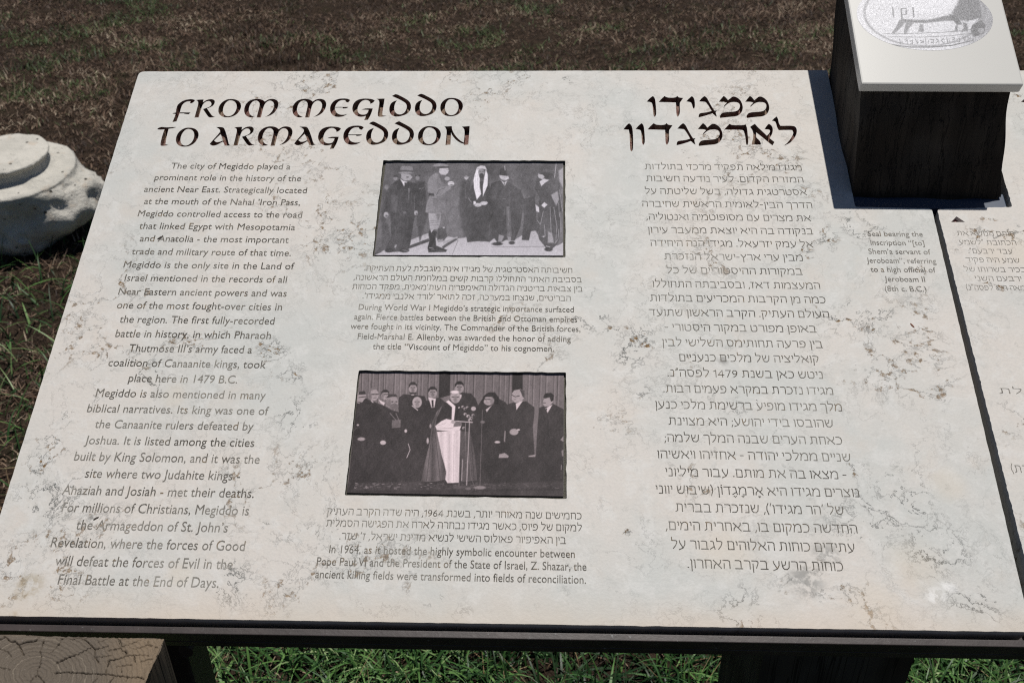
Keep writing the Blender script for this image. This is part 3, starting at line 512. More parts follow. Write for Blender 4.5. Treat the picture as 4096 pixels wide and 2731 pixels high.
    P([(1195,690),(1290,700),(1335,900),(1362,1190),(1200,1205)], 78); L([(1240,700),(1260,1190)], 5, 105); L([(1300,760),(1330,1180)], 5, 55)
    P([(1015,430),(1060,392),(1130,430),(1190,430),(1205,600),(1060,600),(950,610)], 48); P([(1045,395),(1075,378),(1142,440),(1128,582),(1103,582),(1108,450)], 208); p.face(1142,352,52,58,152,90,0,True,True); E(1135,297,42,15,205)
    P([(938,640),(1000,590),(1050,568),(1110,580),(1130,612),(1205,628),(1185,682),(1115,695),(955,682)], 205); L([(960,668),(1110,660)], 4, 150); L([(950,640),(1050,610)], 4, 165); P([(1135,595),(1205,600),(1205,640),(1120,650)], 105); E(1120,600,22,18,160)
    P([(955,698),(1195,682),(1186,900),(1178,1212),(1062,1217),(1040,1180),(1050,1100),(1002,930)], lambda x, y: 200 + 10 * np.sin(x * .08))
    for q in ([(1080,720),(1075,1200)], [(1130,720),(1120,1200)], [(1010,900),(1060,1180)]): L(q, 4, 168)
    # microphones
    L([(1285,600),(1256,1235)], 10, 150); L([(1195,690),(1178,1245)], 7, 112); L([(1415,480),(1390,1262)], 6, 100); L([(1245,610),(1240,740)], 5, 140); L([(1215,980),(1205,1190)], 8, 150); L([(1280,900),(1300,1160),(1350,1290)], 4, 110)
    E(1390,1262,60,17,125); E(1180,1258,72,15,78); E(1270,1272,30,14,100); E(1325,465,25,22,165); L([(1145,590),(1315,604)], 9, 175); E(1418,600,22,14,110)
    for (a, b, c) in ((1215,445,14),(1240,465,18),(1262,450,12),(1240,520,16),(1270,540,18),(1300,560,20),(1320,530,16),(1290,580,20),(1225,660,16),(1180,455,10)): E(a,b,c,c*.8,rng.uniform(120,185)); E(a+6,b+5,c*.45,c*.4,50)
    for (a, b, c, d, t) in ((410,808,30,22,175),(190,772,38,18,150),(155,630,12,9,165),(640,690,14,17,178),(1735,700,45,32,150),(1780,678,16,8,185),(1567,803,28,12,178),(862,790,12,30,165),(890,640,10,22,140)): E(a,b,c,d,t)
    P([(1585,925),(1640,912),(1682,942),(1676,962),(1580,962)], 145); P([(1885,940),(1950,928),(1950,952),(1880,952)], 140); P([(1638,690),(1652,690),(1645,805),(1632,790)], 128); P([(2205,780),(2235,740),(2235,800)], 130); P([(500,582),(592,576),(586,655),(498,662)], 98); L([(480,510),(540,580)], 5, 130); L([(540,510),(580,600)], 4, 140); L([(665,820),(684,880),(650,960)], 6, 185); E(150,700,45,40,48); L([(110,690),(150,655)], 4, 95); L([(2215,1035),(2212,1080)], 8, 120); P([(2215,890),(2235,880),(2235,945),(2220,945)], 120)
    p.folds(90, 130, 2230, 430, 1150, 38, 76, 68); p.tones(4, .012); p.tones(3, .05); p.noise(4, 8); p.noise(3, 5); return p.out((1.2, .99, 1.03))
M_print = attr_mat('print_on_metal', .55, .10, 0., .14, 1500, .0001, .08)
k = NT('plate_edge'); M_edge = k.set(rough=.6, color=(.10, .095, .09))
def photo_plate(c4, toner, label, nu, nv):
    h = -.0028; c = [np.array(uv(*q, h)) for q in c4]       # TL, TR, BR, BL
    lp = roundc([(*c[3], .004), (*c[2], .004), (*c[1], .004), (*c[0], .004)], 0)
    o = obj('photo_plate', filled('photo_plate', [lp], .001, h - .0012), M_edge, panel); tag(o, label)
    ctr = sum(c) / 4; ci = [ctr + (q - ctr) * .9985 for q in c]
    obj('photo_print', grid_mesh('photo_print', ci[3], ci[2], ci[1], ci[0], nu, nv, h + .0002, toner), M_print, o)
for lp in (rec1, rec2): obj('mortar_bed', filled('mortar_bed', [lp], 0, -.0040), M_mortar, panel)
photo_plate([(1543, 650), (2253, 650), (2253, 1023), (1497, 1021)], pic1, 'upper metal plate with a grey photograph of people in hats and robes', 400, 210)
photo_plate([(1440, 1488), (2256, 1494), (2254, 1985), (1386, 1971)], pic2, 'lower metal plate with a dark photograph of a robed man at microphones', 440, 260)

# ------------------------------------------------------------------ small engraved text
INK = .00018
def ascii_mesh(body, off):
    c = bpy.data.curves.new('text_line', 'FONT'); c.body = body; c.offset = off; c.resolution_u = 3; c.fill_mode = 'FRONT'
    o = bpy.data.objects.new('text_line', c); COL.objects.link(o); bpy.context.view_layer.update()
    me = bpy.data.meshes.new_from_object(o.evaluated_get(bpy.context.evaluated_depsgraph_get())); bpy.data.objects.remove(o); bpy.data.curves.remove(c); return me
_h = ascii_mesh('H', -.004); CAPR = max(v.co.y for v in _h.vertices)
def place(me, parent, mat, x0, x1, yb, sy, crop, name='text_line'):
    co = np.empty(len(me.vertices) * 3, np.float32); me.vertices.foreach_get('co', co); co = co.reshape(-1, 3)
    ox, oy, sc = crop; ym = oy + yb / sc; (ua, va) = uv(ox + x0 / sc, ym); (ub, vb_) = uv(ox + x1 / sc, ym); vm = (va + vb_) / 2
    lo, hi = co[:, 0].min(), co[:, 0].max(); co[:, 0] = ua + (co[:, 0] - lo) / (hi - lo) * (ub - ua); co[:, 1] = vm + co[:, 1] * sy; co[:, 2] = INK + co[:, 2]
    me.vertices.foreach_set('co', co.ravel()); me.update(); return obj(name, me, mat, parent)
K1, K2, K3, K4, K5, K6 = (400, 620, 2.6133), (300, 1200, 2.6133), (150, 1780, 2.45), (2480, 620, 2.6133), (2560, 1200, 2.6133), (2560, 1760, 2.45)
K7, K8, K9, K10 = (1360, 1030, 2.352), (1220, 2000, 2.0276), (3300, 820, 2.7035), (3780, 860, 4.61)
M_ink = ink_mat('letter_ink', (.065, .058, .048), (.15, .138, .118), .38)
M_ink2 = ink_mat('letter_ink_pale', (.10, .09, .078), (.24, .225, .20), .55)
EN = [(K1,.0076,[("The city of Megiddo played a",737,1988,148),("prominent role in the history of the",565,2100,270),("ancient Near East. Strategically located",455,2160,394),("at the mouth of the Nahal ’Iron Pass,",455,2090,521),("Megiddo controlled access to the road",390,2110,650),("that linked Egypt with Mesopotamia",403,2038,780),("and Anatolia - the most important",410,1970,912),("trade and military route of that time.",325,1995,1048),("Megiddo is the only site in the Land of",240,2028,1187),("Israel mentioned in the records of all",250,1950,1326),("Near Eastern ancient powers and was",185,1950,1470)]),
 (K2,.0079,[("one of the most fought-over cities in",430,2162,98),("the region. The first fully-recorded",458,2082,246),("battle in history, in which Pharaoh",415,2045,396),("Thutmose III’s army faced a",555,1848,548),("coalition of Canaanite kings, took",340,1993,702),("place here in 1479 B.C.",553,1695,862),("Megiddo is also mentioned in many",208,1990,1022),("biblical narratives. Its king was one of",118,2020,1185),("the Canaanite rulers defeated by",198,1862,1348),("Joshua. It is listed among the cities",92,1872,1518)]),
 (K3,.0083,[("built by King Solomon, and it was the",350,2175,165),("site where two Judahite kings -",458,1982,330),("Ahaziah and Josiah - met their deaths.",232,2120,498),("For millions of Christians, Megiddo is",228,2070,668),("the Armageddon of St. John’s",368,1862,838),("Revelation, where the forces of Good",120,2030,1015),("will defeat the forces of Evil in the",160,1910,1195),("Final Battle at the End of Days.",190,1775,1378)]),
 (K7,.0062,[("During World War I Megiddo’s strategic importance surfaced",172,2200,503),("again. Fierce battles between the British and Ottoman empires",130,2232,595),("were fought in its vicinity. The Commander of the British forces,",95,2262,685),("Field-Marshal E. Allenby, was awarded the honor of adding",163,2172,780),("the title “Viscount of Megiddo” to his cognomen.",305,2012,873)]),
 (K8,.0066,[("In 1964, as it hosted the highly symbolic encounter between",192,2188,446),("Pope Paul VI and the President of the State of Israel, Z. Shazar, the",90,2283,548),("ancient killing fields were transformed into fields of reconciliation.",78,2278,652)]),
 (K9,.0060,[("Seal bearing the",468,1060,340),("inscription “[to]",497,1078,436),("Shem’a servant of",475,1145,532),("Jeroboam”, referring",455,1205,630),("to a high official of",497,1200,727),("Jeroboam II",650,1085,830),("(8th c. B.C.)",652,1100,935)])]
for crop, cap, lines in EN:
    for (t, a, b, y) in lines: place(ascii_mesh(t, .001), panel, M_ink2 if crop in (K3, K9) else M_ink, a, b, y, cap / CAPR, crop)
HB = {'א': (.8, [[(0,1),(.8,0)], [(.75,1),(.74,.72),(.5,.4)], [(.04,0),(.07,.3),(.3,.62)]]), 'ב': (.75, [[(.02,1),(.42,1),(.57,.93),(.6,.8),(.6,0)], [(0,0),(.75,0)]]), 'ג': (.5, [[(.08,1),(.26,1),(.37,.9),(.4,.5),(.5,0)], [(.42,.33),(0,0)]]), 'ד': (.72, [[(0,1),(.72,1)], [(.55,1),(.55,0)]]),
 'ה': (.7, [[(0,1),(.48,1),(.64,.93),(.68,.8),(.68,0)], [(.1,.6),(.08,0)]]), 'ו': (.14, [[(0,1),(.09,.98),(.12,.88),(.12,0)]]), 'ז': (.4, [[(0,1),(.4,.98)], [(.24,.98),(.2,0)]]), 'ח': (.7, [[(0,1),(.5,1),(.64,.93),(.67,.8),(.67,0)], [(.1,1),(.1,0)]]),
 'ט': (.76, [[(.04,1),(.05,.2),(.2,0),(.55,0),(.71,.2),(.72,.75),(.58,.98),(.38,.95)]]), 'י': (.13, [[(0,1),(.09,.98),(.12,.88),(.12,.55)]]), 'כ': (.62, [[(0,1),(.33,1),(.52,.88),(.6,.6),(.58,.3),(.45,.06),(.25,0),(0,0)]]), 'ך': (.6, [[(0,1),(.42,1),(.57,.93),(.6,.8),(.6,-.38)]]),
 'ל': (.6, [[(.03,1.42),(.05,1),(.45,1),(.57,.92),(.58,.78),(.45,.4),(.18,0)]]), 'מ': (.8, [[(0,0),(.06,.5),(.2,.88),(.4,1),(.58,.98),(.74,.8),(.75,0),(.4,0)], [(.0,1),(.13,.72)]]), 'ם': (.72, [[(.02,1),(.5,1),(.64,.93),(.68,.8),(.68,0),(.1,0),(.1,1)]]),
 'נ': (.42, [[(.05,1),(.22,1),(.34,.92),(.37,.8),(.37,0),(0,0)]]), 'ן': (.14, [[(0,1),(.09,.98),(.12,.88),(.12,-.38)]]), 'ס': (.76, [[(0,1),(.48,1),(.68,.85),(.73,.5),(.6,.12),(.4,0),(.2,.1),(.08,.45),(.08,1)]]), 'ע': (.68, [[(.06,1),(.1,.72),(.42,.08)], [(.64,1),(.62,.5),(.42,.08),(0,-.14)]]),
 'פ': (.7, [[(.3,.52),(.1,.52),(.07,.95),(.4,1),(.58,.9),(.67,.6),(.63,.25),(.45,.02),(0,0)]]), 'ץ': (.6, [[(.6,1),(.56,.72),(.32,.42)], [(.03,1),(.3,.5),(.32,-.38)]]), 'צ': (.68, [[(.62,1),(.58,.72),(.36,.5)], [(.03,1),(.63,.12),(.6,0),(0,0)]]), 'ק': (.68, [[(0,1),(.45,1),(.62,.9),(.63,.7),(.42,.1)], [(.1,.62),(.1,-.42)]]),
 'ר': (.6, [[(0,1),(.4,1),(.55,.93),(.58,.8),(.58,0)]]), 'ש': (.85, [[(.03,1),(.1,.3),(.24,.04),(.55,.02),(.75,.25),(.82,1)], [(.45,1),(.4,.62),(.1,.42)]]), 'ת': (.8, [[(.1,1),(.5,1),(.68,.93),(.72,.8),(.72,0)], [(.2,1),(.2,.12),(0,0)]]),
 '1': (.34, [[(.04,.85),(.28,1.02),(.28,0)]]), '4': (.66, [[(.48,0),(.48,1.05),(0,.3),(.66,.3)]]), '7': (.56, [[(0,1.02),(.56,1.02),(.18,0)]]), '9': (.58, [[(.55,.72),(.42,.45),(.15,.45),(.03,.72),(.15,1),(.42,1),(.55,.72),(.48,.3),(.15,0)]]),
 '6': (.58, [[(.45,1.02),(.12,.7),(.03,.32),(.15,.03),(.42,.03),(.55,.3),(.42,.56),(.15,.56),(.05,.36)]]), '8': (.58, [[(.28,.55),(.07,.76),(.28,1.02),(.5,.76),(.28,.55),(.03,.28),(.28,0),(.55,.28),(.28,.55)]]), '.': (.1, [[(0,.05),(.1,.05)]]), ',': (.12, [[(.12,.08),(.02,-.2)]]), ';': (.12, [[(.1,.7),(.1,.6)], [(.12,.08),(.02,-.2)]]),
 '-': (.34, [[(0,.5),(.34,.5)]]), '(': (.2, [[(.2,1.25),(.05,.85),(.02,.4),(.18,-.2)]]), ')': (.2, [[(0,1.25),(.15,.85),(.18,.4),(.02,-.2)]]), "'": (.1, [[(.1,1.25),(.02,.95)]]), '"': (.24, [[(.1,1.25),(.02,.95)], [(.24,1.25),(.16,.95)]])}
MARK = {'\u05b8': [[(-.12,-.22),(.12,-.22)], [(0,-.22),(0,-.36)]], '\u05b6': [[(-.14,-.22),(-.08,-.22)], [(.08,-.22),(.14,-.22)], [(-.03,-.36),(.03,-.36)]], '\u05b9': [[(-.02,1.22),(.05,1.22)]]}
def heb_mesh(body, w=.095, gap=.20):
    cl = []
    for ch in body:
        if ch in MARK: cl[-1] += ch
        else: cl.append(ch)
    out = []; i = 0
    while i < len(cl):                       # right-to-left order, digits left-to-right
        if cl[i].isdigit():
            j = i
            while j < len(cl) and cl[j].isdigit(): j += 1
            out += cl[i:j][::-1]; i = j
        else: out.append(cl[i]); i += 1
    out = out[::-1]; V = []; F = []; x = 0; lift = 0
    for c in out:
        if c[0] == ' ': x += .34; continue
        g = c[0]; g = {'(': ')', ')': '('}.get(g, g); wd, st = HB[g]; st = [[(a + x, b) for a, b in s] for s in st]
        for mk in c[1:]: st += [[(a + x + wd / 2, b) for a, b in s] for s in MARK[mk]]
        for s in st:
            s = np.array(s, float); n_ = len(s); lift += 1e-6; z = (lift % 8e-6)
            for q in range(n_):
                d0 = s[q] - s[q - 1] if q else s[1] - s[0]; d1 = s[q + 1] - s[q] if q < n_ - 1 else s[q] - s[q - 1]
                d0 = d0 / np.linalg.norm(d0); d1 = d1 / np.linalg.norm(d1); m = d0 + d1; m /= np.linalg.norm(m) + 1e-9; nn = np.array((-m[1], m[0])); kk = 1 / max(.55, abs(nn @ np.array((-d1[1], d1[0]))))
                e = (-d0 if q == 0 else d1 if q == n_ - 1 else 0 * d0) * w * .35
                V += [tuple(s[q] + nn * w / 2 * kk + e) + (z,), tuple(s[q] - nn * w / 2 * kk + e) + (z,)]
            b = len(V) - 2 * n_; F += [(b + 2 * q, b + 2 * q + 1, b + 2 * q + 3, b + 2 * q + 2) for q in range(n_ - 1)]
        x += wd + gap
    return mesh_from('text_line', V, F)
HE = [(K7,.0049,[("חשיבותה האסטרטגית של מגידו אינה מוגבלת לעת העתיקה.",228,2185,132),("בסביבת האתר התחוללו קרבות קשים במלחמת העולם הראשונה,",125,2275,220),("בין צבאות בריטניה הגדולה והאימפריה העות'מאנית. מפקד הכוחות",110,2282,306),("הבריטיים, שנצחו במערכה, זכה לתואר 'לורד אלנבי ממגידו'.",210,2170,395)]),
 (K8,.0050,[("כחמישים שנה מאוחר יותר, בשנת 1964, היה שדה הקרב העתיק",175,2243,132),("למקום של פיוס, כאשר מגידו נבחרה לארח את הפגישה הסמלית",165,2245,228),("בין האפיפיור פאולוס השישי לנשיא מדינת ישראל, ז' שזר.",275,2117,332)]),
 (K4,.0064,[("מגידו מילאה תפקיד מרכזי בתולדות",258,1900,155),("המזרח הקדום. לעיר נודעה חשיבות",272,1918,280),("אסטרטגית גדולה, בשל שליטתה על",262,1955,412),("הדרך הבין-לאומית הראשית שחיברה",230,2010,546),("את מצרים עם מסופוטמיה ואנטוליה,",275,1998,682),("בנקודה בה היא יוצאת ממעבר עירון",292,2020,820),("אל עמק יזרעאל. מגידו הנה היחידה",318,2022,957),("מבין ערי ארץ-ישראל הנזכרת",462,1912,1097),("במקורות ההיסטוריים של כל",490,1910,1242),("המעצמות דאז, ובסביבתה התחוללו",340,2092,1388),("כמה מן הקרבות המכריעים בתולדות",315,2150,1535)]),
 (K5,.0065,[("העולם העתיק. הקרב הראשון שתועד",95,1978,172),("באופן מפורט במקור היסטורי -",260,1845,326),("בין פרעה תחותימס השלישי לבין",232,1912,486),("קואליציה של מלכים כנעניים",410,1870,643),("ניטש כאן בשנת 1479 לפסה\"נ.",290,1912,806),("מגידו נזכרת במקרא פעמים רבות.",245,2020,972),("מלך מגידו מופיע ברשימת מלכי כנען",160,2112,1142),("שהובסו בידי יהושע; היא מצוינת",298,2020,1312),("כאחת הערים שבנה המלך שלמה;",255,2115,1490)]),
 (K6,.0066,[("שניים ממלכי יהודה - אחזיהו ויאשיהו",170,2065,188),("- מצאו בה את מותם. עבור מיליוני",250,2025,362),("נוצרים מגידו היא א\u05b8רמ\u05b8ג\u05b6דו\u05b9ן (שיבוש יווני",155,2148,535),("של 'הר מגידו'), שנזכרת בברית",348,1998,710),("החדשה כמקום בו, באחרית הימים,",252,2130,890),("עתידים כוחות האלוהים לגבור על",310,2105,1075),("כוחות הרשע בקרב האחרון.",468,1993,1262)])]
for crop, hh, lines in HE:
    for (t, a, b, y) in lines: place(heb_mesh(t, .115 if crop in (K7, K8) else .10), panel, M_ink, a, b, y, hh, crop)

# ------------------------------------------------------------------ second slab (right, mostly outside the frame)
panel2 = empty('information_panel', SLAB0, 'second limestone panel cut by the right edge of the picture, beyond the narrow gap', 'information panel', None, ROT)
P0, P1 = np.array(uv(3748, 836)), np.array(uv(4066, 2100)); d_ = P1 - P0
Pb = P0 + d_ * ((vbot(P1[0]) - P0[1]) / d_[1]); NR = uv(4049, 828); NT_ = uv(3890, 282)
far = .95
o2 = [(*P0, .004), (*NR, .002), (*NT_, .001), (far, TR0[1], .006), (far + .1, vbot(far), .004), (*Pb, .003)][::-1]
o2 = rough_line(roundc(o2, 0), .0002, .0022)
tri = q2([(3780 + 110 / 4.61, 860 + 131 / 4.61), (3780 + 368 / 4.61, 860 + 131 / 4.61), (3780 + 212 / 4.61, 860 + 27 / 4.61)])
tri2 = [tuple(np.array(uv(4083, 409))), tuple(np.array(uv(4140, 412))), tuple(np.array(uv(4110, 385)))]
obj('stone_face', filled('stone_face', [o2, tri, tri2], .0035, -.0035), M_stone2, panel2)
obj('stone_core', filled('stone_core', [o2], .0098, -.0171), M_stone2, panel2)
for t_ in (tri, tri2):
    k = obj('triangle_marker', filled('triangle_marker', [t_], 0, -.004), None, panel2)
    if t_ is tri:
        kk = NT('red_paint'); a, _ = kk.noise(kk.obj(), 300, 3); kk.bump(a, .6, .001); M_red = kk.set(rough=.6, color=kk.mix(a, (.16, .045, .04), (.26, .10, .085)))
    k.data.materials.append(M_red)
for (t, a, b, y) in [("חותם הנושא את",228,1285,380),("הכתובת \"לשמע",268,1318,545),("עבד ירבעם\".",435,1250,708),("שמע היה פקיד",398,1378,872),("בכיר בשרותו של",365,1500,1045),("ירבעם השני",560,1420,1212),("(המאה ה-8 לפסה\"נ)",400,1620,1382)]:
    place(heb_mesh(t, .09), panel2, M_ink2, a, b, y, .0048, K10)
place(heb_mesh("ותלת", .075), panel2, M_ink2, 235, 640, 300, .0050, (3900, 1450, 2.413)); place(heb_mesh("(ארץ כנרת)", .08), panel2, M_ink2, 358, 900, 1062, .0062, (3900, 1450, 2.413))

# ------------------------------------------------------------------ steel stand
stand = empty('steel_stand', SLAB0, 'dark brown painted steel stand carrying the stone panels, its front rail below the text', 'stand', None, ROT)
def prof_bar(name, u0, u1, v0, v1, w0, w1, parent, bevel=.0007, vf=None, mat=None):
    f = vf or (lambda u: 0)
    return hexa(name, [(u0, v0 + f(u0), w0), (u1, v0 + f(u1), w0), (u1, v1 + f(u1), w0), (u0, v1 + f(u0), w0), (u0, v0 + f(u0), w1), (u1, v0 + f(u1), w1), (u1, v1 + f(u1), w1), (u0, v1 + f(u0), w1)], mat or M_metal, parent, bevel)
vb_f = lambda u: vbot(u)
prof_bar('front_rail', -.62, 1.1, -.0105, -.0052, -.024, -.0035, stand, .0006, vb_f)
prof_bar('rail_flange', -.62, 1.1, -.0050, .03, -.0345, -.0300, stand, .0006, vb_f)
prof_bar('rail_web', -.62, 1.1, -.0108, -.0070, -.0365, -.0242, stand, .0006, vb_f)
prof_bar('rear_rail', -.40, 1.1, TL[1] - .06, TL[1] - .02, -.060, -.029, stand)
for (a, b) in ((-.36, -.33), (.34, .375)): prof_bar('side_rail', a, b, .03, TL[1] - .06, -.055, -.029, stand)
# plate seen blue-black in the notch between post and stone
nb = uv(3421, 826); nbr = uv(4010, 826)
k = NT('notch_steel'); M_notch = k.set(rough=.35, spec=.7, color=(.04, .06, .10))
prof_bar('notch_plate', nb[0] - .004, nbr[0] + .006, nb[1] + .0012, nb[1] + .020, -.034, -.0035, stand, mat=M_notch)
# legs down to the ground
def leg(name, pa, pb, y0, y1, ztop, parent, mat, bevel=.002, dx=(0, 0)):
    """box leg whose front face spans image columns pa..pb; goes down to the ground"""
    a, b = pa, pb; inv = Matrix.Translation(Vector(SLAB0)) @ ROT.to_matrix().to_4x4()
    return hexa(name, [(a + dx[0], y0, -.02), (b + dx[1], y0, -.02), (b + dx[1], y1, -.02), (a + dx[0], y1, -.02), (a, y0, ztop), (b, y0, ztop), (b, y1, ztop), (a, y1, ztop)], mat, parent, bevel)
bpy.context.view_layer.update(); n0 = set(COL.objects); SB = None
xa, xb = at_y(640, 2620, .035)[0], at_y(748, 2620, .035)[0]
leg('leg', xa, xb, .035, .075, .775, SB, M_metal)
bp = at_y(752, 2582, .022); bm = bmesh.new(); bmesh.ops.create_cone(bm, cap_ends=True, segments=20, radius1=.006, radius2=.006, depth=.012, matrix=Matrix.Translation(Vector(bp)) @ Matrix.Rotation(math.pi / 2, 4, 'X')); obj('bolt_head', bm, M_metal, SB)
for o in set(COL.objects) - n0: o.parent = stand; o.matrix_parent_inverse = stand.matrix_world.inverted()

# ------------------------------------------------------------------ timber posts
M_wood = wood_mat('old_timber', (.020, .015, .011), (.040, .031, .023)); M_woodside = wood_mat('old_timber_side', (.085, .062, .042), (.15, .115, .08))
def rough_post(name, base4, top4, mat, parent, amp=.0015, nz=26, nxy=6):
    """timber with slightly wavy faces; base4/top4 = corner rings"""
    V = []; F = []; ring = nxy * 4
    for j in range(nz + 1):
        t = j / nz
        for s in range(4):
            a = np.array(base4[s]) * (1 - t) + np.array(top4[s]) * t; b = np.array(base4[(s + 1) % 4]) * (1 - t) + np.array(top4[(s + 1) % 4]) * t
            for i in range(nxy):
                r = i / nxy; q = a + (b - a) * r; nn = np.array(((b - a)[1], -(b - a)[0], 0)); nn /= np.linalg.norm(nn)
                w = amp * (math.sin(r * 9 + s * 3 + t * 2) + .7 * math.sin(r * 23 + s + t * 5) + .9 * math.sin(t * 11 + s * 2)); c = (.0 if i else -amp * 1.5)
                V.append(q + nn * (w + c))
    for j in range(nz):
        for i in range(ring): F.append((j * ring + i, j * ring + (i + 1) % ring, (j + 1) * ring + (i + 1) % ring, (j + 1) * ring + i))
    F.append(tuple(range(nz * ring, nz * ring + ring)))
    return obj(name, mesh_from(name, V, F), mat, parent)
# post that carries the tile: front face edges measured at the slab plane and below the tile
yF = hit(3413, 780, SLAB0, n_w)[1]
bl, br_ = hit(3413, 780, SLAB0, n_w), hit(4003, 780, SLAB0, n_w); zb = bl[2]
tl, tr = at_y(3446, 372, yF + LEAN), at_y(4051, 366, yF + LEAN)
def ext(bot, top, z): return bot + (top - bot) * ((z - bot[2]) / (top[2] - bot[2]))
dep = .150; tiltc = math.radians(29)
f0l, f0r = ext(bl, np.array((bl[0], yF, tl[2])), -.02), ext(br_, np.array((br_[0], yF, tr[2])), -.02)
Ztp = tl[2]; rise = dep * math.tan(tiltc)
post = empty('timber_post', (float((bl[0] + br_[0]) / 2), float(yF + dep / 2), 0), 'dark squared timber post rising through the panel notch, topped by a white seal tile', 'post')
inv = -np.array(post.location)
bk = np.array((0, dep, 0))
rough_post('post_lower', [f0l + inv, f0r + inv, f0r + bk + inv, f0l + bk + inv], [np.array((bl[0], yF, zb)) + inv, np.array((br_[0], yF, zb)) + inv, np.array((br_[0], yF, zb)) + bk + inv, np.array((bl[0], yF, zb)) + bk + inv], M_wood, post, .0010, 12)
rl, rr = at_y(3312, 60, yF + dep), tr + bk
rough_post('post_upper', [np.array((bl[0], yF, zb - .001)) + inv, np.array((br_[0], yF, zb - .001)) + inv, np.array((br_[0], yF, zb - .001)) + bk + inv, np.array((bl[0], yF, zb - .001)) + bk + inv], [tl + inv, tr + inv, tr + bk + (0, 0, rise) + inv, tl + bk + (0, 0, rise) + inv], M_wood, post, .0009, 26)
# tile: parallel frame tilted by tiltc
ca, sa = math.cos(tiltc), math.sin(tiltc); tv = np.array((0, ca, sa)); tn = np.array((0, -sa, ca)); To = at_y(3434, 368, yF + LEAN - .004)
tile_e = Matrix((tuple(u_w), tuple(tv), tuple(tn))).transposed().to_euler()
Tw = at_y(4079, 361, yF + LEAN - .004)[0] - To[0]; Th = .011; Tl = .205
k = NT('white_tile'); P = k.obj(); a, _ = k.noise(P, 8, 3); b, _ = k.noise(P, 600, 2); k.bump(b, .06, .0001); M_tile = k.set(rough=.33, spec=.5, color=k.mix(a, (.56, .55, .52), (.62, .61, .575)))
tile = hexa('seal_tile', [(0, 0, 0), (Tw, 0, 0), (Tw, Tl, 0), (0, Tl, 0), (0, 0, Th), (Tw, 0, Th), (Tw, Tl, Th), (0, Tl, Th)], M_tile, post, .0016)
tile.location = To + inv; tile.rotation_euler = tile_e; tag(tile, 'white square stone tile with a printed grey oval seal showing a striding animal')
def seal(X, Y):
    p = Pic(X, Y, 3300, 0, 2.955, 205); P = p.poly; E = p.ell; L = p.line; p.e = 5
    r = np.hypot((p.x - 1178) / 790, (p.y - 150) / 440)
    p.put(np.clip(1 - np.abs(r - .90) / .035, 0, 1), 150); p.put(np.clip((p.x - 1500) / 500, 0, 1) * .75, 128)  # ring, then glare fall-off painted into the tone: darker to the right
    P([(1060,170),(1380,150),(1560,60),(1600,-60),(1500,-130),(1100,-120),(1000,0)], 214, 14); P([(1560,60),(1600,-40),(1800,-60),(1850,100),(1860,220),(1740,260),(1600,240),(1500,160)], 122, 16)
    P([(900,225),(1060,240),(1250,235),(1420,190),(1560,180),(1590,250),(1420,250),(1200,275),(900,270)], 128, 8); P([(880,240),(960,250),(900,330),(820,400),(790,395),(840,320)], 135, 7); P([(960,260),(1050,280),(1000,330),(960,410),(930,410),(940,330)], 138, 7); P([(1120,290),(1160,290),(1170,380),(1100,380)], 140, 7)
    P([(1460,170),(1560,190),(1620,290),(1560,300),(1500,230)], 112, 7); P([(1540,310),(1570,300),(1565,380),(1480,380),(1540,360)], 125, 6); P([(1630,270),(1680,280),(1690,370),(1600,380),(1640,340)], 122, 6); P([(1700,250),(1820,220),(1740,300),(1700,360),(1690,300)], 200, 6); P([(1740,300),(1840,240),(1900,300),(1880,400),(1760,440),(1720,370)], 108, 8); E(1845,365,34,34,150)
    L([(700,400),(800,405),(1000,400),(1400,385),(1760,350)], 8, 140); L([(740,440),(1150,442),(1500,425),(1750,395)], 7, 132); L([(780,530),(1000,560),(1250,560),(1500,540),(1750,480)], 14, 120)
    for (x_, y_) in ((800,95),(1040,95),(900,110)): L([(x_, y_), (x_ + 10, y_ + 110)], 18, 140)
    L([(900,105),(960,105),(960,170),(900,180)], 12, 145); E(960,150,12,20,140); L([(630,110),(700,120)], 8, 175)
    gl = [[(0,0),(14,70)], [(0,10),(20,0),(26,20),(6,30)], [(0,30),(26,20),(22,60),(4,60)], [(0,0),(26,60)], [(0,20),(30,35),(0,50)], [(0,0),(4,70)], [(0,10),(26,10),(26,40),(0,44)], [(0,0),(24,24),(0,48)], [(20,0),(0,30),(24,60)]]
    for i, x_ in enumerate(range(880, 1780, 62)):
        yy = 462 - max(0, (x_ - 1300)) * .09; g = gl[i % 9]; L([(x_ + a * 1.2, yy + b) for a, b in g], 9, 132); L([(x_ + 30, yy + 12), (x_ + 34, yy + 60)], 7, 150)
    p.t = 192 + (p.t - 198) * .85; p.noise(13, 5); p.noise(8, 9); return p.out((.97, .97, 1.02))
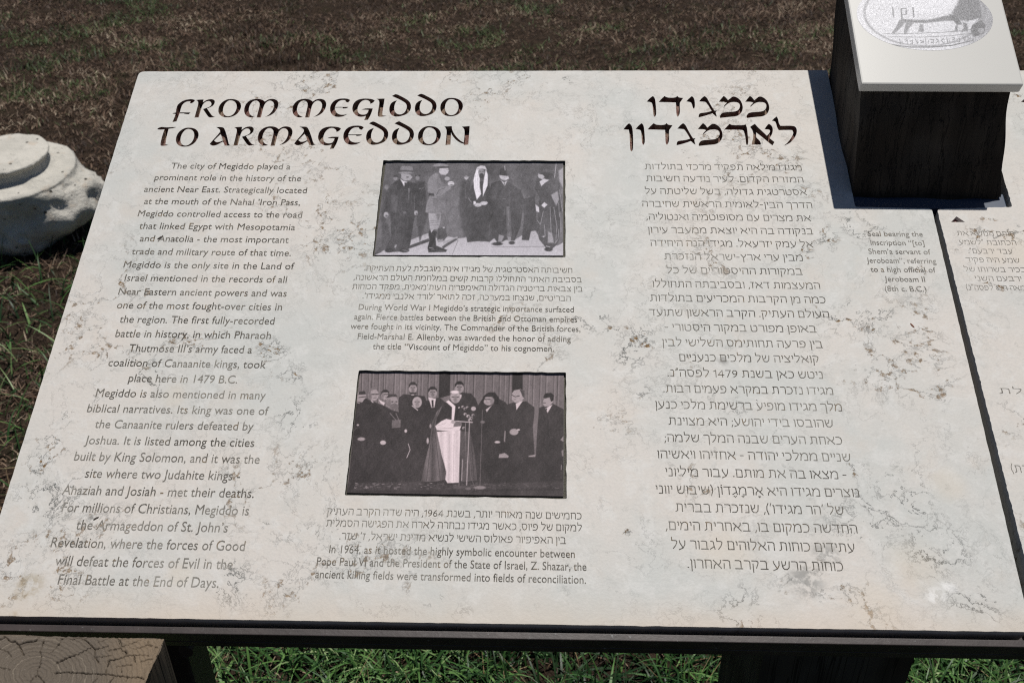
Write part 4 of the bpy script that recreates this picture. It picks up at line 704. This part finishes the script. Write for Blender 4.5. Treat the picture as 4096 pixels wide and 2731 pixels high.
def tile_print():
    nu, nv = 380, 240; s, t = np.meshgrid(np.linspace(-1, 1, nu), np.linspace(-1, 1, nv))
    # ellipse measured on the tile plane
    def tp(x, y): q = hit(x, y, To + tn * Th, tn) - To; return np.array((q @ u_w, q @ tv))
    Lm, Rm, Bm = tp(3300 + 374 / 2.955, 175 / 2.955), tp(3300 + 1982 / 2.955, 215 / 2.955), tp(3300 + 1180 / 2.955, 600 / 2.955)
    rx = (Rm[0] - Lm[0]) / 2; cx = (Rm[0] + Lm[0]) / 2; cy = (Lm[1] + Rm[1]) / 2 ; ry = cy - Bm[1]
    # square grid -> disc
    a = s * np.sqrt(1 - t * t / 2); b = t * np.sqrt(1 - s * s / 2); V = np.stack([cx + a * rx, cy + b * ry, np.full(a.shape, Th + .00012)], -1).reshape(-1, 3)
    Wp = To[None] + np.outer(V[:, 0], u_w) + np.outer(V[:, 1], tv) + np.outer(V[:, 2], tn) - CAMP[None]; c = Wp @ RM
    tone = seal(CX + FPX * c[:, 0] / c[:, 2], CY + FPX * c[:, 1] / c[:, 2]); me = bpy.data.meshes.new('seal_print')
    i, j = np.meshgrid(np.arange(nu - 1), np.arange(nv - 1)); bb = (j * nu + i).ravel(); F = np.stack([bb, bb + 1, bb + nu + 1, bb + nu], -1)
    me.vertices.add(len(V)); me.vertices.foreach_set('co', V.astype(np.float32).ravel()); me.loops.add(F.size); me.loops.foreach_set('vertex_index', F.ravel())
    me.polygons.add(len(F)); me.polygons.foreach_set('loop_start', np.arange(len(F)) * 4); me.update(calc_edges=True)
    at = me.color_attributes.new('tone', 'FLOAT_COLOR', 'POINT'); at.data.foreach_set('color', np.concatenate([tone, np.ones((len(V), 1))], 1).astype(np.float32).ravel()); return me
obj('seal_print', tile_print(), attr_mat('silver_print', .5, .3, .12, .3, 900, .0003, .35), tile)

# right support post under the panel (in its shade)
yR = .045; a_, b_ = at_y(3052, 2640, yR)[0], at_y(3668, 2640, yR)[0]
sp = empty('timber_post', ((a_ + b_) / 2, yR + .07, 0), 'thick dark timber post supporting the panel from below at lower right', 'post')
w_ = (b_ - a_) / 2
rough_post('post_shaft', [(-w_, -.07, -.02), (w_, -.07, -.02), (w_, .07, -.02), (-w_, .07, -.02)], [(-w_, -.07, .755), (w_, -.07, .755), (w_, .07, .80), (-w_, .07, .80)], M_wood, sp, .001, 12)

# weathered sawn-off timber at lower left
yT = -.0245; RL, RR = at_y(0, 2524, yT), at_y(656, 2553, yT); zT = float((RL[2] + RR[2]) / 2)
FRp = at_z(556, 2738, zT); drx = FRp[0] - RR[0]; dry = FRp[1] - RR[1]; kdep = .13 / abs(dry)
tm = empty('timber_post', (0, 0, 0), 'weathered sawn-off timber with cracked end grain at the lower left corner', 'post')
xr0 = RR[0]; xl0 = xr0 - .185; skew = drx * kdep * .35
c_bl, c_br, c_fr, c_fl = (xl0, yT), (xr0, yT), (xr0 + skew, yT - .13), (xl0 + skew, yT - .13)
CR = [[(25,268),(85,325),(120,320),(150,355),(185,425)],[(150,350),(210,328),(270,320),(300,290),(305,262)],[(515,268),(480,320),(430,375),(395,415)],[(440,295),(520,293),(565,305),(620,285),(670,310),(715,350),(745,385),(740,440),(770,485)],[(715,365),(620,415),(530,445),(440,490)],[(860,280),(800,320),(770,322)],[(915,285),(940,320),(955,395),(985,400),(990,435),(940,455),(850,470),(845,520),(820,575)],[(955,358),(1060,330),(1110,300)],[(990,435),(1090,425),(1160,432)],[(430,567),(560,563),(700,573),(830,578),(1000,600),(1120,605)],[(890,600),(860,640),(850,690)],[(1040,378),(1110,370),(1160,350),(1235,360)],[(345,290),(345,315),(315,400),(325,450),(300,540),(290,580)],[(0,525),(80,542)],[(740,385),(850,355)],[(840,395),(945,370)],[(750,445),(870,432)],[(910,515),(1040,505)],[(290,580),(330,620),(380,700)],[(290,580),(250,610),(220,700)],[(650,300),(700,268)],[(150,265),(135,240)],[(0,380),(60,400),(90,440)],[(0,310),(40,290)],[(930,300),(1000,285)],[(1155,310),(1160,350)],[(1100,480),(1190,450)],[(560,300),(640,262)],[(1050,440),(1060,480)],[(960,520),(950,560)],[(770,600),(720,649)],[(1000,600),(970,660)]]
def end_grain():
    nu, nv = 420, 260; s, t = np.meshgrid(np.linspace(0, 1, nu), np.linspace(0, 1, nv)); s = s.ravel(); t = t.ravel()
    X = (1 - t) * ((1 - s) * c_bl[0] + s * c_br[0]) + t * ((1 - s) * c_fl[0] + s * c_fr[0]); Y = yT - .13 * t
    Pw = np.stack([X, Y, np.full(len(X), zT)], -1) - CAMP[None]; c = Pw @ RM; ix = (CX + FPX * c[:, 0] / c[:, 2]) * 1.96; iy = (CY + FPX * c[:, 1] / c[:, 2] - 2400) * 1.96
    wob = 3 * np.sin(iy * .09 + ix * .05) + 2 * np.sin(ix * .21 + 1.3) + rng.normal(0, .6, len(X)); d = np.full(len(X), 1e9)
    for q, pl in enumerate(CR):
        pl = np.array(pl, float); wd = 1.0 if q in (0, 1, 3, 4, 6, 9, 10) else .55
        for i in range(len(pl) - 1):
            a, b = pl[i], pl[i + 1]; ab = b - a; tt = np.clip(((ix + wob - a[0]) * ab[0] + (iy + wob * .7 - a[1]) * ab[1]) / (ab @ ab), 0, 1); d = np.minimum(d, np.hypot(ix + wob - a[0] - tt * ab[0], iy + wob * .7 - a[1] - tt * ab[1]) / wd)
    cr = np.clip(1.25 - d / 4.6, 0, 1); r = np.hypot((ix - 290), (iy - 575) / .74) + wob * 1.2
    Z = zT - .0055 * cr + .0004 * np.sin(r * .16) + rng.normal(0, .00012, len(X))
    edge = np.minimum(np.minimum(s, 1 - s) * .185, np.minimum(t, 1 - t) * .13); Z -= np.clip(.004 - edge, 0, 1) * .6
    g = .5 + .22 * np.sin(r * .55) * np.clip((r - 40) / 200, .25, 1) + .1 * np.sin(r * .21)
    col = np.array((.128, .106, .084))[None] * (.72 + .5 * g[:, None]); warm = np.clip((ix - 750) / 350, 0, 1)[:, None]; col = col * (1 - warm) + np.array((.20, .152, .105))[None] * (.8 + .3 * g[:, None]) * warm
    for rr_, ww in ((185, .75), (290, .5), (385, .7), (440, .35)): 
        al = (np.clip(1 - np.abs(r - rr_) / 5, 0, 1) * ww * (.4 + .6 * (np.sin(np.arctan2(iy - 575, ix - 290) * 5 + rr_) > -.3)))[:, None]; col = col * (1 - al) + np.array((.28, .24, .19))[None] * al
    ctr = np.exp(-(r / 150) ** 2)[:, None] * .3; col = col * (1 - ctr) + np.array((.12, .10, .08))[None] * ctr
    spk = (rng.normal(0, 1, len(X)) * .07 + 1)[:, None]; col = col * spk; dk = np.clip(cr * 1.4, 0, 1)[:, None]; col = col * (1 - dk) + np.array((.012, .009, .007))[None] * dk  # crack bottoms coloured near black, standing in for the shade inside them
    me = bpy.data.meshes.new('end_grain'); V = np.stack([X, Y, Z], -1); i, j = np.meshgrid(np.arange(nu - 1), np.arange(nv - 1)); bb = (j * nu + i).ravel(); F = np.stack([bb + nu, bb + nu + 1, bb + 1, bb], -1)
    me.vertices.add(len(V)); me.vertices.foreach_set('co', V.astype(np.float32).ravel()); me.loops.add(F.size); me.loops.foreach_set('vertex_index', F.ravel()); me.polygons.add(len(F)); me.polygons.foreach_set('loop_start', np.arange(len(F)) * 4); me.update(calc_edges=True)
    at = me.color_attributes.new('tone', 'FLOAT_COLOR', 'POINT'); at.data.foreach_set('color', np.concatenate([np.clip(col, 0, 1), np.ones((len(V), 1))], 1).astype(np.float32).ravel()); return me
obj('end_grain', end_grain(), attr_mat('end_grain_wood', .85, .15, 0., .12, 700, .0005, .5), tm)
zz = zT - .0026
rough_post('post_shaft', [(c_fl[0], c_fl[1], -.02), (c_fr[0], c_fr[1], -.02), (c_br[0], c_br[1], -.02), (c_bl[0], c_bl[1], -.02)], [(c_fl[0], c_fl[1], zz), (c_fr[0], c_fr[1], zz), (c_br[0], c_br[1], zz), (c_bl[0], c_bl[1], zz)], M_woodside, tm, .0006, 20, 12)
tm.children[-1].data.polygons[len(tm.children[-1].data.polygons) - 1].select = False

# ------------------------------------------------------------------ crumbs lying on the slab
def crumb(name, x, y, L, W, ang, col, label, cat):
    (u, v) = uv(x, y); bm = bmesh.new(); bmesh.ops.create_icosphere(bm, subdivisions=2, radius=1)
    for w in bm.verts: w.co = Vector((w.co.x * L * (1 + .15 * random.random()), w.co.y * W * (.7 + .5 * random.random()), max(w.co.z, -.5) * W * .5))
    kk = NT(name); aa, _ = kk.noise(kk.obj(), 900, 3); m = kk.set(rough=.7, color=kk.mix(aa, tuple(c * .5 for c in col), col)); o = obj(name, bm, m); o.location = SLAB0 + u * u_w + v * v_w + n_w * W * .28
    o.rotation_euler = (ROT.to_matrix() @ Matrix.Rotation(math.radians(ang), 3, 'Z')).to_euler(); return tag(o, label, cat)
crumb('leaf_fragment', 3649, 1302, .0026, .0008, -58, (.22, .07, .03), 'tiny red-brown leaf fragment lying on the stone below the seal caption', 'leaf')
crumb('dead_insect', 640, 952, .0026, .0011, 40, (.03, .02, .015), 'tiny dark dead insect lying on the stone before the word Anatolia', 'insect')
crumb('seed_husk', 384, 2073, .0024, .0008, 35, (.05, .035, .025), 'tiny dark seed husk lying above the word Armageddon near the lower left', 'seed')

# ------------------------------------------------------------------ broken column base on the ground (left)
def column_base():
    k = NT('column_marble'); P = k.obj(); a, _ = k.noise(P, 9, 5, .65); b, _ = k.noise(P, 60, 5, .7); c, _ = k.noise(P, 26, 4, .6); v = k.n('ShaderNodeTexVoronoi'); v.inputs['Scale'].default_value = 34; k.l(P, v.inputs['Vector'])
    col = k.mix(k.sstep(a, .35, .65), (.50, .48, .43), (.62, .59, .53)); col = k.mix(k.math('MULTIPLY', k.sstep(b, .55, .72), .5), col, (.30, .29, .26)); col = k.mix(k.math('MULTIPLY', k.sstep(c, .58, .7), .35), col, (.50, .38, .27))
    pit = k.math('MULTIPLY', k.sstep(v.outputs['Distance'], .16, .09), k.sstep(c, .50, .58)); col = k.mix(pit, col, (.08, .07, .055))
    k.bump(k.math('ADD', k.math('MULTIPLY', b, .8), k.math('MULTIPLY', pit, -2)), .8, .010); m = k.set(rough=.85, spec=.2, color=col)
    gp = at_z(60, 1030, 0.); cyy = gp[1] + .115; cc = at_y(22, 606, cyy); cz = cc[2]; Zc = (cc - CAMP) @ (RM @ np.array((0, 0, 1))); s_ = 165 * Zc / FPX / .109
    t = empty('column_base', (float(cc[0]), float(cc[1]) + .022, 0), 'broken white marble column base lying on the dry ground left of the panel', 'column base', None, (math.radians(5.5), 0, 0))
    prof = [(0, 1), (.05, 1), (.098, .998), (.107, .99), (.109, .975), (.101, .945), (.099, .915), (.104, .86), (.116, .835), (.142, .818), (.156, .81), (.163, .795), (.164, .77), (.165, .72), (.168, .65), (.174, .52), (.174, .4), (.158, .25), (.14, .1), (.11, -.04), (.06, -.08)]
    prof = [(r * s_, z * cz) for r, z in prof]; print('COL', cz, s_)
    # densify
    pr = []; 
    for i in range(len(prof) - 1):
        m_ = 3
        for j in range(m_): q = j / m_; pr.append((prof[i][0] * (1 - q) + prof[i + 1][0] * q, prof[i][1] * (1 - q) + prof[i + 1][1] * q))
    pr.append(prof[-1]); ns = 160; V = []; F = []
    from mathutils import noise as mn
    for (r, z) in pr:
        for i in range(ns):
            an = 2 * math.pi * i / ns; x, y = math.cos(an) * r, math.sin(an) * r; zr = z / cz; low = max(0, min(1, (.77 - zr) / .14))
            n1 = mn.fractal(Vector((x * 7, y * 7, z * 7 + 3)), 1, 2, 4); n2 = mn.fractal(Vector((x * 26, y * 26, z * 26)), 1, 2, 4)
            k_ = 1 + low * (n1 * .17 + n2 * .09) + (1 - low) * (n2 * .006)
            dd = (an + .05 + math.pi) % (2 * math.pi) - math.pi; lump = math.exp(-(dd / .85) ** 2); k_ += (lump if zr < .78 else lump * max(0, 1 - (zr - .78) / .03)) * (.25 * math.exp(-((zr - .38) / .20) ** 2) - .22 * max(0, min(1, (.3 - zr) / .2)))
            V.append((x * k_, y * k_, z + low * n1 * .02 + n2 * .003))
    L_ = len(pr)
    for j in range(L_ - 1):
        for i in range(ns): F.append((j * ns + i, (j + 1) * ns + i, (j + 1) * ns + (i + 1) % ns, j * ns + (i + 1) % ns))
    me = mesh_from('column_block', V, F, True); obj('column_block', me, m, t)
column_base()
